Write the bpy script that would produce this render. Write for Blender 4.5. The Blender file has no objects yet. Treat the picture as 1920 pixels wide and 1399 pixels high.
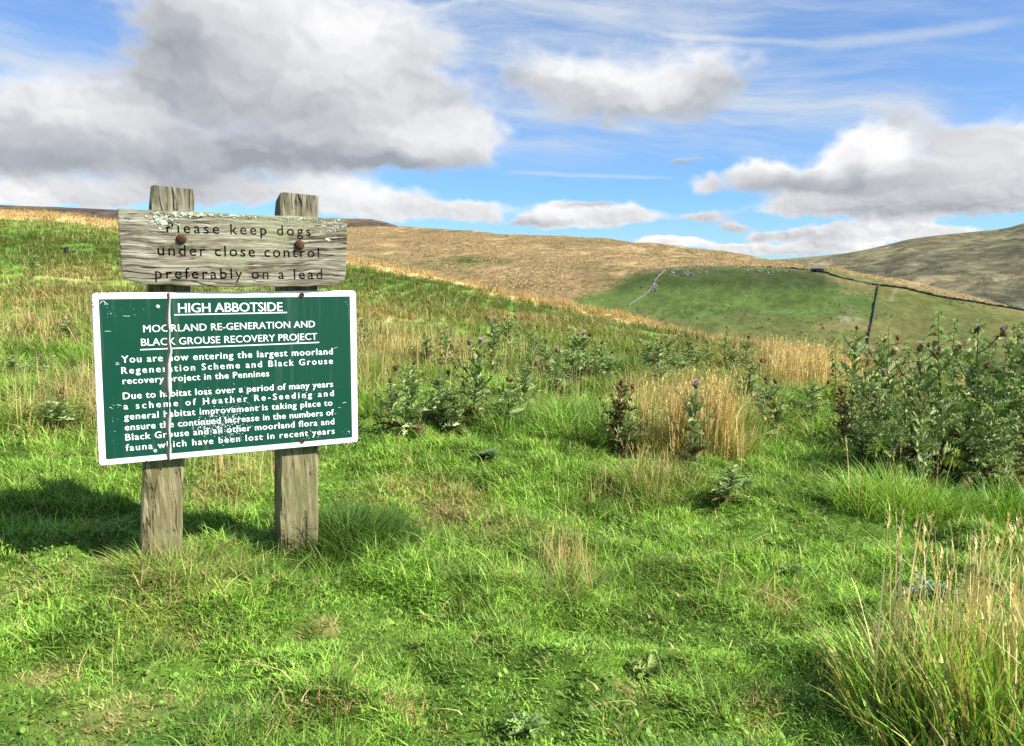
import bpy, bmesh, math, random
import numpy as np
from mathutils import Vector, Matrix

SC = bpy.context.scene
COL = SC.collection
RNG = np.random.default_rng(11)
random.seed(5)

# ------------------------------------------------------------------ camera
F = 1478.0                                   # focal length in pixels of the 1920 wide photograph
PITCH = math.atan((699.5 - 525) / F)
cam_data = bpy.data.cameras.new('camera')
cam = bpy.data.objects.new('camera', cam_data)
COL.objects.link(cam)
cam_data.sensor_fit = 'HORIZONTAL'
cam_data.sensor_width = 36
cam_data.lens = 36 * F / 1920
cam_data.clip_start = 0.05
cam_data.clip_end = 20000
cam.rotation_euler = (math.pi / 2 - PITCH, 0, 0)
SC.camera = cam

# ------------------------------------------------------------------ exposure and sampling
SC.view_settings.view_transform = 'Standard'
SC.view_settings.look = 'None'
SC.view_settings.gamma = 1
SC.view_settings.exposure = 1.0
SC.render.engine = 'CYCLES'
SC.cycles.max_bounces = 6
SC.cycles.diffuse_bounces = 3
SC.cycles.transmission_bounces = 3
SC.cycles.transparent_max_bounces = 4
SC.cycles.glossy_bounces = 2
SC.cycles.caustics_reflective = False
SC.cycles.caustics_refractive = False
SC.cycles.use_denoising = False

# ------------------------------------------------------------------ sun
SUN_AZ = math.radians(112)                    # clockwise from the view direction: right and a little behind
SUN_EL = math.radians(41)
sun_dir = Vector((math.sin(SUN_AZ) * math.cos(SUN_EL), math.cos(SUN_AZ) * math.cos(SUN_EL), math.sin(SUN_EL)))
sd = bpy.data.lights.new('sun', 'SUN')
sd.energy = 4.9
sd.angle = math.radians(0.55)
sd.color = (1.0, 0.95, 0.87)
so = bpy.data.objects.new('sun', sd)
COL.objects.link(so)
so.rotation_euler = (-sun_dir).to_track_quat('-Z', 'Y').to_euler()


def pix_dir(px, py):
    """World direction seen at a pixel of the 1920 x 1399 photograph (numpy friendly)."""
    px = np.asarray(px, float); py = np.asarray(py, float)
    xc = (px - 960) / F; yc = (699.5 - py) / F
    c, s = math.cos(PITCH), math.sin(PITCH)
    return np.stack([xc, c + yc * s, -s + yc * c], -1)


def pix_azel(px, py):
    d = pix_dir(px, py)
    return np.arctan2(d[..., 0], d[..., 1]), np.arctan2(d[..., 2], np.hypot(d[..., 0], d[..., 1]))


# ------------------------------------------------------------------ sky: Nishita with procedural clouds
class NT:
    """A little arithmetic on a node tree."""
    def __init__(self, tree):
        self.t = tree
    def node(self, kind, **kw):
        n = self.t.nodes.new(kind)
        for k, v in kw.items():
            setattr(n, k, v)
        return n
    def put(self, sock, v):
        if isinstance(v, bpy.types.NodeSocket):
            self.t.links.new(v, sock)
        else:
            sock.default_value = v
    def m(self, op, a, b=0.0, c=0.0, clamp=False):
        n = self.node('ShaderNodeMath', operation=op, use_clamp=clamp)
        self.put(n.inputs[0], a); self.put(n.inputs[1], b); self.put(n.inputs[2], c)
        return n.outputs[0]
    def v(self, op, a, b=(0, 0, 0), c=(0, 0, 0), out=0):
        n = self.node('ShaderNodeVectorMath', operation=op)
        self.put(n.inputs[0], a); self.put(n.inputs[1], b)
        if op == 'MULTIPLY_ADD':
            self.put(n.inputs[2], c)
        return n.outputs[out]
    def xyz(self, x, y, z=0.0):
        n = self.node('ShaderNodeCombineXYZ')
        self.put(n.inputs[0], x); self.put(n.inputs[1], y); self.put(n.inputs[2], z)
        return n.outputs[0]
    def sep(self, v):
        n = self.node('ShaderNodeSeparateXYZ'); self.put(n.inputs[0], v)
        return n.outputs
    def noise(self, vec, scale=1.0, detail=6.0, rough=0.55, lac=2.0, dist=0.0, color=False, dim='3D'):
        n = self.node('ShaderNodeTexNoise', noise_dimensions=dim)
        self.put(n.inputs['Vector'], vec)
        n.inputs['Scale'].default_value = scale; n.inputs['Detail'].default_value = detail
        n.inputs['Roughness'].default_value = rough; n.inputs['Lacunarity'].default_value = lac
        n.inputs['Distortion'].default_value = dist
        return n.outputs['Color' if color else 0]
    def ramp(self, x, lo, hi, a=0.0, b=1.0, smooth=True):
        n = self.node('ShaderNodeMapRange')
        n.interpolation_type = 'SMOOTHSTEP' if smooth else 'LINEAR'
        self.put(n.inputs[0], x); self.put(n.inputs[1], lo); self.put(n.inputs[2], hi)
        self.put(n.inputs[3], a); self.put(n.inputs[4], b)
        return n.outputs[0]
    def mix(self, f, a, b, blend='MIX'):
        n = self.node('ShaderNodeMix', data_type='RGBA', blend_type=blend)
        self.put(n.inputs[0], f)
        for s, v in ((n.inputs[6], a), (n.inputs[7], b)):
            if isinstance(v, tuple) and len(v) == 3:
                v = v + (1,)
            self.put(s, v)
        return n.outputs[2]


def build_sky():
    w = bpy.data.worlds.new('World')
    SC.world = w
    w.use_nodes = True
    t = w.node_tree
    t.nodes.clear()
    k = NT(t)
    out = k.node('ShaderNodeOutputWorld')
    bg = k.node('ShaderNodeBackground')
    t.links.new(bg.outputs[0], out.inputs[0])
    sky = k.node('ShaderNodeTexSky', sky_type='NISHITA')
    sky.sun_disc = False
    sky.sun_elevation = SUN_EL
    sky.sun_rotation = SUN_AZ
    sky.altitude = 500
    sky.air_density = 1.0; sky.dust_density = 0.4; sky.ozone_density = 2.0
    bg.inputs['Strength'].default_value = 0.1

    g = k.node('ShaderNodeNewGeometry')
    d = k.v('SCALE', g.outputs['Incoming']); t.nodes[-1].inputs['Scale'].default_value = -1.0
    x, y, z = k.sep(d)
    az = k.m('MULTIPLY', k.m('ARCTAN2', x, y), 57.2958)
    el = k.m('MULTIPLY', k.m('ARCSINE', z), 57.2958)
    uv = k.xyz(az, el)
    # clouds lie in a layer overhead: their detail shrinks towards the horizon
    lo = k.ramp(el, 2.0, 8.0, 1.0, 0.0)
    sc = k.ramp(el, 0.5, 12.0, 0.22, 1.0)
    wn = k.noise(k.v('MULTIPLY', uv, (0.15, 0.20, 0)), 1.0, 3.0, 0.5, color=True)
    wf = k.noise(k.v('MULTIPLY', uv, (0.60, 0.80, 0)), 1.0, 4.0, 0.55, color=True)
    wv = k.v('MULTIPLY_ADD', k.v('SUBTRACT', wf, (0.5, 0.5, 0.5)), (2.4, 1.6, 0), k.v('MULTIPLY', k.v('SUBTRACT', wn, (0.5, 0.5, 0.5)), (7.0, 4.4, 0)))
    uvw = k.v('MULTIPLY_ADD', wv, k.xyz(sc, sc), uv)

    # px, py, rx, ry (pixels of the photograph), weight, brightness offset
    blobs = [
        (520, 30, 230, 130, 1.3, .12), (660, 80, 160, 110, 1.2, .36), (600, 190, 260, 85, 1.2, -.04),
        (340, 150, 190, 70, 1.2, -.26), (310, 60, 80, 90, .9, -.12), (130, 215, 210, 80, 1.2, .22),
        (30, 290, 150, 60, 1.0, -.10), (250, 280, 250, 60, 1.0, -.05), (480, 290, 330, 56, 1.3, -.26),
        (770, 240, 160, 66, 1.2, .40), (880, 275, 80, 40, .9, .12), (720, 300, 200, 28, .7, -.15),
        (30, 190, 60, 60, .5, -.1), (780, 120, 90, 120, .7, -.02), (860, 170, 70, 90, .35, -.02),
        (30, 365, 90, 30, 1.1, .42), (180, 365, 120, 34, .95, .12), (330, 350, 120, 40, .8, -.05), (470, 365, 130, 32, .9, .05),
        (620, 365, 90, 40, 1.0, .26), (740, 390, 130, 34, 1.1, .14), (880, 402, 90, 24, 1.1, .16),
        (1050, 404, 80, 30, 1.2, .32), (1160, 409, 100, 24, 1.15, .16), (1010, 418, 60, 9, .8, -.2), (1100, 385, 70, 8, .5, -.2),
        (1090, 145, 130, 66, .85, .20), (1245, 135, 140, 72, .9, .26), (1160, 195, 200, 44, .75, -.10), (1000, 140, 90, 60, .55, -.1), (1340, 150, 80, 60, .6, -.05), (950, 120, 60, 60, .4, -.05),
        (1635, 285, 80, 52, 1.7, .75), (1560, 318, 90, 34, 1.2, .34), (1430, 322, 50, 26, 1.1, .26), (1480, 350, 140, 26, 1.1, -.12),
        (1330, 340, 60, 22, 1.0, .10), (1620, 345, 150, 26, 1.1, -.26), (1800, 330, 190, 56, 1.3, .10), (1810, 380, 260, 36, 1.3, -.08), (1900, 300, 90, 40, 1.1, .25),
        (1510, 388, 140, 22, 1.1, .12), (1660, 392, 180, 22, 1.0, -.05), (1780, 245, 140, 56, .95, -.02), (1910, 250, 130, 54, 1.0, .14), (1690, 210, 60, 40, .55, -.15),
        (1300, 292, 56, 14, .75, -.12), (1320, 405, 64, 15, 1.0, -.06), (1370, 423, 38, 12, .9, -.06), (1420, 440, 44, 14, 1.0, -.02), (1485, 436, 42, 16, 1.0, -.02),
        (1560, 438, 70, 20, 1.1, .04), (1680, 430, 95, 22, 1.15, .24), (1790, 442, 110, 16, .8, .12),
        (1250, 454, 90, 13, 1.25, .42), (1390, 464, 90, 13, 1.1, .16), (1520, 464, 90, 15, 1.15, .02), (1625, 462, 50, 16, 1.0, .30), (1730, 458, 60, 12, .8, .3),
        (240, -120, 420, 100, .9, .0), (900, 2, 160, 14, .45, .1),
        (-260, 120, 260, 160, 1.1, .05), (-350, 380, 260, 60, 1.0, .0), (2250, 120, 200, 90, .9, .05), (2300, 330, 260, 60, 1.1, .1),
    ]
    A = None; B = None
    for (px, py, rx, ry, wt, br) in blobs:
        a0, e0 = pix_azel(px, py)
        a0 = math.degrees(a0); e0 = math.degrees(e0)
        a1, _ = pix_azel(px + rx, py); _, e1 = pix_azel(px, py - ry)
        sx = 1 / max(0.2, abs(math.degrees(a1) - a0)); sy = 1 / max(0.15, abs(math.degrees(e1) - e0))
        src = uvw if A is None else k.v('MULTIPLY_ADD', A, (1e-7, 1e-7, 0), uvw)     # one blob after the other
        p = k.v('MULTIPLY_ADD', src, (sx, sy, 0), (-a0 * sx, -e0 * sy, 0))
        q = k.v('DOT_PRODUCT', p, p, out=1)
        e = k.m('POWER', 0.20, q)
        py_ = k.sep(p)[1]
        h = k.m('MULTIPLY_ADD', k.m('MINIMUM', k.m('MAXIMUM', py_, -1.3), 1.3), 0.16, br)
        A = k.m('MULTIPLY', e, wt) if A is None else k.m('MULTIPLY_ADD', e, wt, A)
        eh = k.m('MULTIPLY', e, h)
        B = eh if B is None else k.m('ADD', B, eh)
    H = k.m('DIVIDE', B, k.m('ADD', A, 0.08))
    # billow noise, twice for a slope towards the sun (up and to the right)
    mixf = lambda f, a, b: k.m('MULTIPLY_ADD', f, k.m('SUBTRACT', b, a), a)
    n1 = mixf(lo, k.noise(k.v('MULTIPLY', uv, (0.28, 0.38, 0)), 1.0, 6.0, 0.60), k.noise(k.v('MULTIPLY', uv, (0.85, 1.25, 0)), 1.0, 5.0, 0.60))
    q1 = k.v('MULTIPLY', uvw, (0.20, 0.30, 0)); q2 = k.v('MULTIPLY', uvw, (0.75, 1.1, 0))
    s1 = mixf(lo, k.noise(q1, 1.0, 2.2, 0.45), k.noise(q2, 1.0, 2.6, 0.5))
    s2 = mixf(lo, k.noise(k.v('ADD', q1, (.09, .16, 0)), 1.0, 2.2, 0.45), k.noise(k.v('ADD', q2, (.12, .2, 0)), 1.0, 2.6, 0.5))
    soft = k.noise(k.v('MULTIPLY', uv, (0.085, 0.14, 0)), 1.0, 2.0, 0.5)
    D = k.m('MULTIPLY_ADD', k.m('SUBTRACT', n1, 0.5), k.ramp(el, 4.0, 12.0, 0.95, 0.85), A)
    alpha = k.ramp(D, k.ramp(el, 3.0, 12.0, 0.36, 0.10), k.ramp(el, 1.0, 11.0, 0.62, 1.12))
    shade = k.m('ADD', 0.47, k.m('MULTIPLY', H, 2.1))
    shade = k.m('MULTIPLY_ADD', k.m('SUBTRACT', s1, s2), 1.25, shade)
    shade = k.m('ADD', shade, k.ramp(D, 0.25, 1.3, 0.22, -0.10))
    shade = k.m('MULTIPLY_ADD', k.m('SUBTRACT', soft, 0.5), 0.55, shade)
    shade = k.m('MULTIPLY_ADD', k.m('SUBTRACT', n1, 0.5), 0.22, shade)
    shade = k.ramp(shade, -0.05, 1.0, 0.0, 1.0, False)
    cloud = k.mix(shade, (1.85, 2.00, 2.26), (4.95, 4.95, 4.98))
    # cirrus: thin streaks, mostly high on the right
    ca = math.radians(-7)
    cx = k.m('ADD', k.m('MULTIPLY', az, math.cos(ca)), k.m('MULTIPLY', el, math.sin(ca)))
    cy = k.m('SUBTRACT', k.m('MULTIPLY', el, math.cos(ca)), k.m('MULTIPLY', az, math.sin(ca)))
    cw = k.noise(k.v('MULTIPLY', uv, (0.05, 0.10, 0)), 1.0, 4.0, 0.55, color=True)
    cv = k.v('MULTIPLY_ADD', k.v('SUBTRACT', cw, (0.5, 0.5, 0.5)), (9, 4.5, 0), k.xyz(cx, cy))
    c1 = k.noise(k.v('MULTIPLY', cv, (0.05, 0.42, 0)), 1.0, 7.0, 0.62)
    c2 = k.noise(k.v('MULTIPLY', uv, (0.045, 0.085, 0)), 1.0, 3.0, 0.5)
    reg = k.ramp(el, 6.0, 11.0)
    reg = k.m('MULTIPLY', reg, k.ramp(c2, 0.30, 0.58, 0.35, 1.0))
    ci = k.m('MULTIPLY', k.ramp(c1, 0.36, 0.74), reg)
    ci = k.m('MULTIPLY_ADD', ci, 0.85, k.m('MULTIPLY', reg, 0.18))
    # the two long thin streaks over the far hill and high on the right
    def streak(px0, py0, px1, py1, wid, s):
        (a0, e0), (a1, e1) = pix_azel(px0, py0), pix_azel(px1, py1)
        a0, e0, a1, e1 = [math.degrees(float(v)) for v in (a0, e0, a1, e1)]
        L = math.hypot(a1 - a0, e1 - e0); ux, uy = (a1 - a0) / L, (e1 - e0) / L
        rel = k.v('SUBTRACT', k.v('MULTIPLY_ADD', k.v('SUBTRACT', wf, (.5, .5, .5)), (.5, .28, 0), uv), (a0, e0, 0))
        s_ = k.v('DOT_PRODUCT', rel, (ux, uy, 0), out=1)
        d_ = k.m('ABSOLUTE', k.v('DOT_PRODUCT', rel, (-uy, ux, 0), out=1))
        m1 = k.m('MULTIPLY', k.ramp(s_, -0.4, 2.5), k.ramp(s_, L - 2.5, L + .4, 1, 0))
        return k.m('MULTIPLY', k.m('MULTIPLY', m1, k.ramp(d_, 0, wid, 1, 0)), s)
    st = streak(935, 322, 1270, 334, .22, .42)
    st = k.m('ADD', st, streak(1230, 64, 1560, 82, .32, .40))
    st = k.m('ADD', st, streak(1500, 88, 1930, 36, .55, .38))
    st = k.m('ADD', st, streak(1120, 236, 1250, 248, .5, .40))
    ci = k.m('MINIMUM', k.m('ADD', ci, st), 0.85)

    base = k.v('MULTIPLY', sky.outputs[0], (0.44, 0.655, 0.90))
    base = k.mix(ci, base, (3.5, 3.85, 4.2))
    final = k.mix(alpha, base, cloud)
    t.links.new(final, bg.inputs['Color'])
    w.cycles.sampling_method = 'MANUAL'
    w.cycles.sample_map_resolution = 256


build_sky()

# ------------------------------------------------------------------ numpy helpers
def _hash(ix, iy, seed):
    h = (ix.astype(np.int64) * 374761393 + iy.astype(np.int64) * 668265263 + seed * 2147483647) & 0xffffffff
    h = ((h ^ (h >> 13)) * 1274126177) & 0xffffffff
    h = (h ^ (h >> 16)) & 0xffffffff
    return h / 4294967295.0


def vnoise(x, y, seed=0):
    xi = np.floor(x); yi = np.floor(y)
    fx = x - xi; fy = y - yi
    fx = fx * fx * (3 - 2 * fx); fy = fy * fy * (3 - 2 * fy)
    a = _hash(xi, yi, seed); b = _hash(xi + 1, yi, seed); c = _hash(xi, yi + 1, seed); d = _hash(xi + 1, yi + 1, seed)
    return (a * (1 - fx) + b * fx) * (1 - fy) + (c * (1 - fx) + d * fx) * fy


def fbm(x, y, oct=4, seed=0, gain=0.5):
    s = 0; a = 1; tot = 0
    for i in range(oct):
        s = s + a * vnoise(x * 2 ** i + 17.3 * i, y * 2 ** i - 9.1 * i, seed + i)
        tot += a; a *= gain
    return s / tot


def sstep(x, a, b):
    t = np.clip((x - a) / (b - a), 0, 1)
    return t * t * (3 - 2 * t)


def mesh_from(name, V, faces, mat=None, parent=None, col=None, smooth=False, mats=None, mat_idx=None):
    """faces: list of (n,k) index arrays, one per polygon size."""
    me = bpy.data.meshes.new(name)
    V = np.asarray(V, np.float32)
    faces = [np.asarray(f, np.int32) for f in faces if len(f)]
    me.vertices.add(len(V)); me.vertices.foreach_set('co', V.ravel())
    loops = np.concatenate([f.ravel() for f in faces])
    tot = np.concatenate([np.full(len(f), f.shape[1], np.int32) for f in faces])
    start = np.concatenate([[0], np.cumsum(tot)[:-1]]).astype(np.int32)
    me.loops.add(len(loops)); me.loops.foreach_set('vertex_index', loops)
    me.polygons.add(len(tot)); me.polygons.foreach_set('loop_start', start)
    if mat_idx is not None:
        me.polygons.foreach_set('material_index', np.asarray(mat_idx, np.int32))
    if smooth:
        me.polygons.foreach_set('use_smooth', np.ones(len(tot), bool))
    me.update(calc_edges=True)
    if col is not None:
        at = me.color_attributes.new('col', 'FLOAT_COLOR', 'POINT')
        c = np.ones((len(V), 4), np.float32); c[:, :np.shape(col)[-1]] = col
        at.data.foreach_set('color', c.ravel())
    for m in (mats or ([mat] if mat else [])):
        me.materials.append(m)
    o = bpy.data.objects.new(name, me)
    COL.objects.link(o)
    if parent is not None:
        o.parent = parent
    return o


def bm_obj(name, bm, mat, parent=None, smooth=False):
    me = bpy.data.meshes.new(name)
    bmesh.ops.recalc_face_normals(bm, faces=bm.faces)
    bm.to_mesh(me); bm.free()
    if smooth:
        for p in me.polygons: p.use_smooth = True
    if mat: me.materials.append(mat)
    o = bpy.data.objects.new(name, me)
    COL.objects.link(o)
    if parent is not None: o.parent = parent
    return o


def thing(name, label, cat, loc=(0, 0, 0), rz=0.0, group=None):
    o = bpy.data.objects.new(name, None)
    COL.objects.link(o)
    o.location = loc; o.rotation_euler = (0, 0, rz)
    o['label'] = label; o['category'] = cat
    if group: o['group'] = group
    o.empty_display_size = 0.2
    return o


def tag(o, label=None, cat=None, group=None, kind=None):
    for key, v in (('label', label), ('category', cat), ('group', group), ('kind', kind)):
        if v: o[key] = v
    return o


# ------------------------------------------------------------------ materials
def new_mat(name):
    m = bpy.data.materials.new(name); m.use_nodes = True
    t = m.node_tree; t.nodes.clear()
    k = NT(t)
    out = k.node('ShaderNodeOutputMaterial')
    return m, k, out


def principled(k, out, color, rough=0.7, spec=0.3, bump=None, bump_s=0.3, bump_d=0.01, metal=0.0):
    p = k.node('ShaderNodeBsdfPrincipled')
    if isinstance(color, tuple): color = color + (1,) if len(color) == 3 else color
    k.put(p.inputs['Base Color'], color)
    k.put(p.inputs['Roughness'], rough)
    k.put(p.inputs['Specular IOR Level'], spec)
    k.put(p.inputs['Metallic'], metal)
    if bump is not None:
        b = k.node('ShaderNodeBump'); b.inputs['Strength'].default_value = bump_s; b.inputs['Distance'].default_value = bump_d
        k.put(b.inputs['Height'], bump)
        k.t.links.new(b.outputs[0], p.inputs['Normal'])
    k.t.links.new(p.outputs[0], out.inputs[0])
    return p


def leaf_mat(name, trans=0.4, rough=0.5, spec=0.25):
    """Plant surface: colour of the plant itself comes with the mesh; some light passes through."""
    m, k, out = new_mat(name)
    a = k.node('ShaderNodeVertexColor'); a.layer_name = 'col'
    p = k.node('ShaderNodeBsdfPrincipled')
    k.put(p.inputs['Base Color'], a.outputs[0]); k.put(p.inputs['Roughness'], rough); k.put(p.inputs['Specular IOR Level'], spec)
    tr = k.node('ShaderNodeBsdfTranslucent')
    k.put(tr.inputs[0], k.v('MULTIPLY', a.outputs[0], (1.25, 1.15, 0.6)))
    mx = k.node('ShaderNodeMixShader'); mx.inputs[0].default_value = trans
    k.t.links.new(p.outputs[0], mx.inputs[1]); k.t.links.new(tr.outputs[0], mx.inputs[2])
    k.t.links.new(mx.outputs[0], out.inputs[0])
    return m


M_GRASS = leaf_mat('grass_blades', 0.30, 0.5, 0.25)
M_LEAF = leaf_mat('thistle_leaf', 0.18, 0.6, 0.12)
M_DRY = leaf_mat('dry_stalk', 0.25, 0.7, 0.15)


def ground_mat(name, fine=9.0, bump=0.02, tint=(1, 1, 1)):
    m, k, out = new_mat(name)
    a = k.node('ShaderNodeVertexColor'); a.layer_name = 'col'
    g = k.node('ShaderNodeNewGeometry')
    n = k.noise(g.outputs['Position'], fine, 6, 0.65)
    n2 = k.noise(g.outputs['Position'], fine * 0.17, 4, 0.6)
    f = k.m('ADD', k.ramp(n, 0.3, 0.7, 0.55, 1.45), k.ramp(n2, 0.3, 0.7, -0.2, 0.2))
    c = k.v('SCALE', a.outputs[0]); k.put(k.t.nodes[-1].inputs['Scale'], f)
    principled(k, out, c, 0.9, 0.1, n, 0.6, bump)
    return m


def moor_mat(name, streak_xy, streak_z, tilt, contrast, bump_d, fine=1.0):
    """Tussocky moorland: the land cover's colour comes with the mesh, wind-combed streaks run along the slope."""
    m, k, out = new_mat(name)
    a = k.node('ShaderNodeVertexColor'); a.layer_name = 'col'
    g = k.node('ShaderNodeNewGeometry')
    x, y, z = k.sep(g.outputs['Position'])
    wob = k.noise(k.v('MULTIPLY', g.outputs['Position'], (0.012 * fine, 0.006 * fine, 0.01)), 1.0, 3, 0.5, color=True)
    pw = k.v('MULTIPLY_ADD', k.v('SUBTRACT', wob, (.5, .5, .5)), (50 / fine, 70 / fine, 0), g.outputs['Position'])
    x, y, z = k.sep(pw)
    cross = k.m('SUBTRACT', k.m('MULTIPLY', x, .96), k.m('MULTIPLY', y, tilt)); along = k.m('ADD', k.m('MULTIPLY', x, tilt), k.m('MULTIPLY', y, .96))
    v = k.xyz(k.m('MULTIPLY', cross, streak_xy), k.m('MULTIPLY', along, streak_z), 0.0)
    s1 = k.noise(v, 1.0, 5, 0.62)
    s4 = k.noise(k.v('MULTIPLY', v, (3.1, 3.1, 3.4)), 1.0, 4, 0.65)
    s2 = k.noise(k.v('MULTIPLY', g.outputs['Position'], (0.3 * fine, 0.12 * fine, 0.9 * fine)), 1.0, 4, 0.65)
    s3 = k.noise(k.v('MULTIPLY', g.outputs['Position'], (0.02 * fine, 0.02 * fine, 0.06 * fine)), 1.0, 4, 0.6)
    f = k.ramp(s1, 0.36, 0.64, 1 - contrast, 1 + contrast, False)
    f = k.m('MULTIPLY', f, k.ramp(k.m('ABSOLUTE', k.m('SUBTRACT', s1, 0.47)), 0.0, 0.045, 0.68, 1.0))
    f = k.m('MULTIPLY', f, k.ramp(s2, 0.25, 0.75, 0.66, 1.34, False))
    f = k.m('MULTIPLY', f, k.ramp(s4, 0.34, 0.62, 0.66, 1.24, False))
    f = k.m('MULTIPLY_ADD', k.m('SUBTRACT', f, 1.0), a.outputs[1], 1.0)      # pasture is smoother than tussock moor
    c = k.v('SCALE', a.outputs[0]); k.put(k.t.nodes[-1].inputs['Scale'], f)
    c2 = k.mix(k.ramp(s3, 0.45, 0.65, 0, 0.15), c, k.v('MULTIPLY', c, (0.72, 0.95, 0.80)))
    hgt = k.m('ADD', s1, k.m('MULTIPLY', s2, 0.4))
    principled(k, out, c2, 0.95, 0.05, hgt, 0.8, bump_d)
    return m


# ------------------------------------------------------------------ terrain of the near hillside
ZN = -1.12
_cr = [(0, 389, 52), (110, 395, 50), (220, 409, 48), (430, 440, 44), (650, 479, 38), (820, 512, 33), (1000, 549, 28), (1150, 577, 23.5), (1300, 612, 19), (1530, 654, 14), (1920, 735, 10.5)]
_ca, _ce = pix_azel([c[0] for c in _cr], [c[1] for c in _cr])
_R0 = np.array([c[2] for c in _cr], float)
_ce = np.degrees(_ce - np.arctan(0.20 / _R0))
CR_A = np.concatenate([[-180, -110, -70, -45], np.degrees(_ca), [50, 80, 120, 180]])
CR_E = np.concatenate([[-4.5, 2.0, 7.0, 6.2], _ce, [-8.5, -8.5, -6, -4.5]])
CR_R = np.concatenate([[16, 35, 55, 55], _R0, [9.5, 9.5, 12, 16]])


def crest(az):
    a = np.degrees(az)
    return np.interp(a, CR_A, CR_R), np.radians(np.interp(a, CR_A, CR_E))


def ground_z(x, y):
    x = np.asarray(x, float); y = np.asarray(y, float)
    r = np.hypot(x, y); az = np.arctan2(x, y)
    R, e = crest(az)
    zc = R * np.tan(e)
    t = np.clip((r - 2.5) / (R - 2.5), 0, None)
    inner = ZN + (zc - ZN) * np.minimum(t, 1) ** 1.22
    sl = np.clip((zc - ZN) * 1.22 / (R - 2.5), -0.2, 0.2)
    dr = np.maximum(r - R, 0)
    kq = 1 / (2 * 14.0)
    # roll over the brow to a slope of -0.2, then down into the valley
    d1 = (sl + 0.2) / (2 * kq)
    over = np.where(dr < d1, zc + sl * dr - kq * dr ** 2, zc + sl * d1 - kq * d1 ** 2 - 0.2 * (dr - d1))
    z = np.where(r < R, inner, over)
    z = np.where(r > R, np.maximum(z, -58 + 0.01 * np.minimum(r, 900)), z)
    near = np.clip(1 - r / 60, 0, 1)
    b = (fbm(x * 0.55, y * 0.55, 3, 3) - 0.5) * 0.20 * sstep(r, 2, 6) + (fbm(x * 2.3, y * 2.3, 3, 8) - 0.5) * 0.17 + (fbm(x * 7.5, y * 7.5, 2, 18) - 0.5) * 0.075 * (r < 9)
    b = b + (fbm(x * 0.12, y * 0.12, 3, 21) - 0.5) * 0.5 * sstep(r, 8, 20)
    return z + b * near


def ground_pt(px, py, far=70.0):
    """Where the sight line of a pixel meets the near ground."""
    d = pix_dir(px, py); d = d / np.linalg.norm(d)
    s = np.concatenate([np.arange(1.0, 12, 0.02), np.arange(12, far, 0.1)])
    P = d[None, :] * s[:, None]
    hit = np.nonzero(P[:, 2] <= ground_z(P[:, 0], P[:, 1]))[0]
    if len(hit): return P[hit[0]]
    az = math.atan2(d[0], d[1]); R, _ = crest(az); R = float(R)
    x, y = math.sin(az) * R * 0.97, math.cos(az) * R * 0.97
    return np.array([x, y, float(ground_z(x, y))])


# land cover of the near hillside -------------------------------------------------
# straw coloured patches: px, py, radius in px across, radius in px down, strength
_STRAW = [(60, 620, 110, 30, .55), (200, 600, 60, 25, .4), (130, 770, 110, 60, .45), (215, 760, 50, 80, .65), (720, 655, 70, 45, .6),
          (830, 660, 60, 30, .5), (690, 690, 40, 60, .35), (1240, 700, 60, 40, .35), (1300, 760, 110, 60, .9), (1490, 690, 100, 50, 1.0), (1460, 650, 80, 25, .3), (430, 900, 70, 40, .6),
          (850, 960, 60, 40, .9), (770, 920, 110, 30, .6), (330, 1085, 110, 40, .45), (90, 560, 90, 18, .6), (150, 520, 60, 14, .4), (980, 600, 40, 12, .5),
          (700, 590, 60, 18, .5), (1130, 600, 70, 10, .5), (1060, 1075, 50, 40, .4), (250, 1330, 120, 40, .35), (600, 1350, 90, 25, .5), (60, 1110, 60, 50, .45), (1240, 905, 60, 25, .6), (790, 1380, 60, 20, .5), (540, 860, 40, 30, .5), (770, 1330, 40, 20, .8), (395, 1180, 35, 14, .8), (585, 1195, 30, 12, .8), (95, 1270, 30, 14, .7), (1430, 1360, 30, 16, .9), (1170, 1300, 40, 22, .8), (940, 1000, 60, 20, .6), (1460, 1140, 30, 14, .7)]
_SP = []
for (px, py, rx, ry, s_) in _STRAW:
    c0 = ground_pt(px, py); c1 = ground_pt(px + rx, py); c2 = ground_pt(px, py - ry); c3 = ground_pt(px, py + ry)
    wx = max(0.06, np.linalg.norm(c1[:2] - c0[:2])); wy = max(0.06, 0.5 * np.linalg.norm(c2[:2] - c3[:2]))
    az = math.atan2(c0[0], c0[1])
    _SP.append((c0[0], c0[1], math.sin(az), math.cos(az), wx, wy, s_))
# patches darker and lusher than the rest (rushes, dense turf)
_LUSH = [(110, 455, 130, 22, 1.0), (60, 480, 80, 14, .8), (190, 465, 60, 18, .8), (700, 530, 60, 22, .6), (820, 570, 90, 16, .6), (1000, 580, 60, 12, .5), (180, 600, 60, 10, .5), (105, 540, 60, 9, .5), (1170, 690, 40, 16, 1.0), (1350, 730, 60, 20, .7), (1380, 690, 60, 18, .6), (620, 1010, 90, 60, .8), (700, 560, 70, 10, .5)]
_LP = []
for (px, py, rx, ry, s_) in _LUSH:
    c0 = ground_pt(px, py); c1 = ground_pt(px + rx, py); c2 = ground_pt(px, py - ry); c3 = ground_pt(px, py + ry)
    wx = max(0.06, np.linalg.norm(c1[:2] - c0[:2])); wy = max(0.06, 0.5 * np.linalg.norm(c2[:2] - c3[:2]))
    az = math.atan2(c0[0], c0[1])
    _LP.append((c0[0], c0[1], math.sin(az), math.cos(az), wx, wy, s_))


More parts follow.
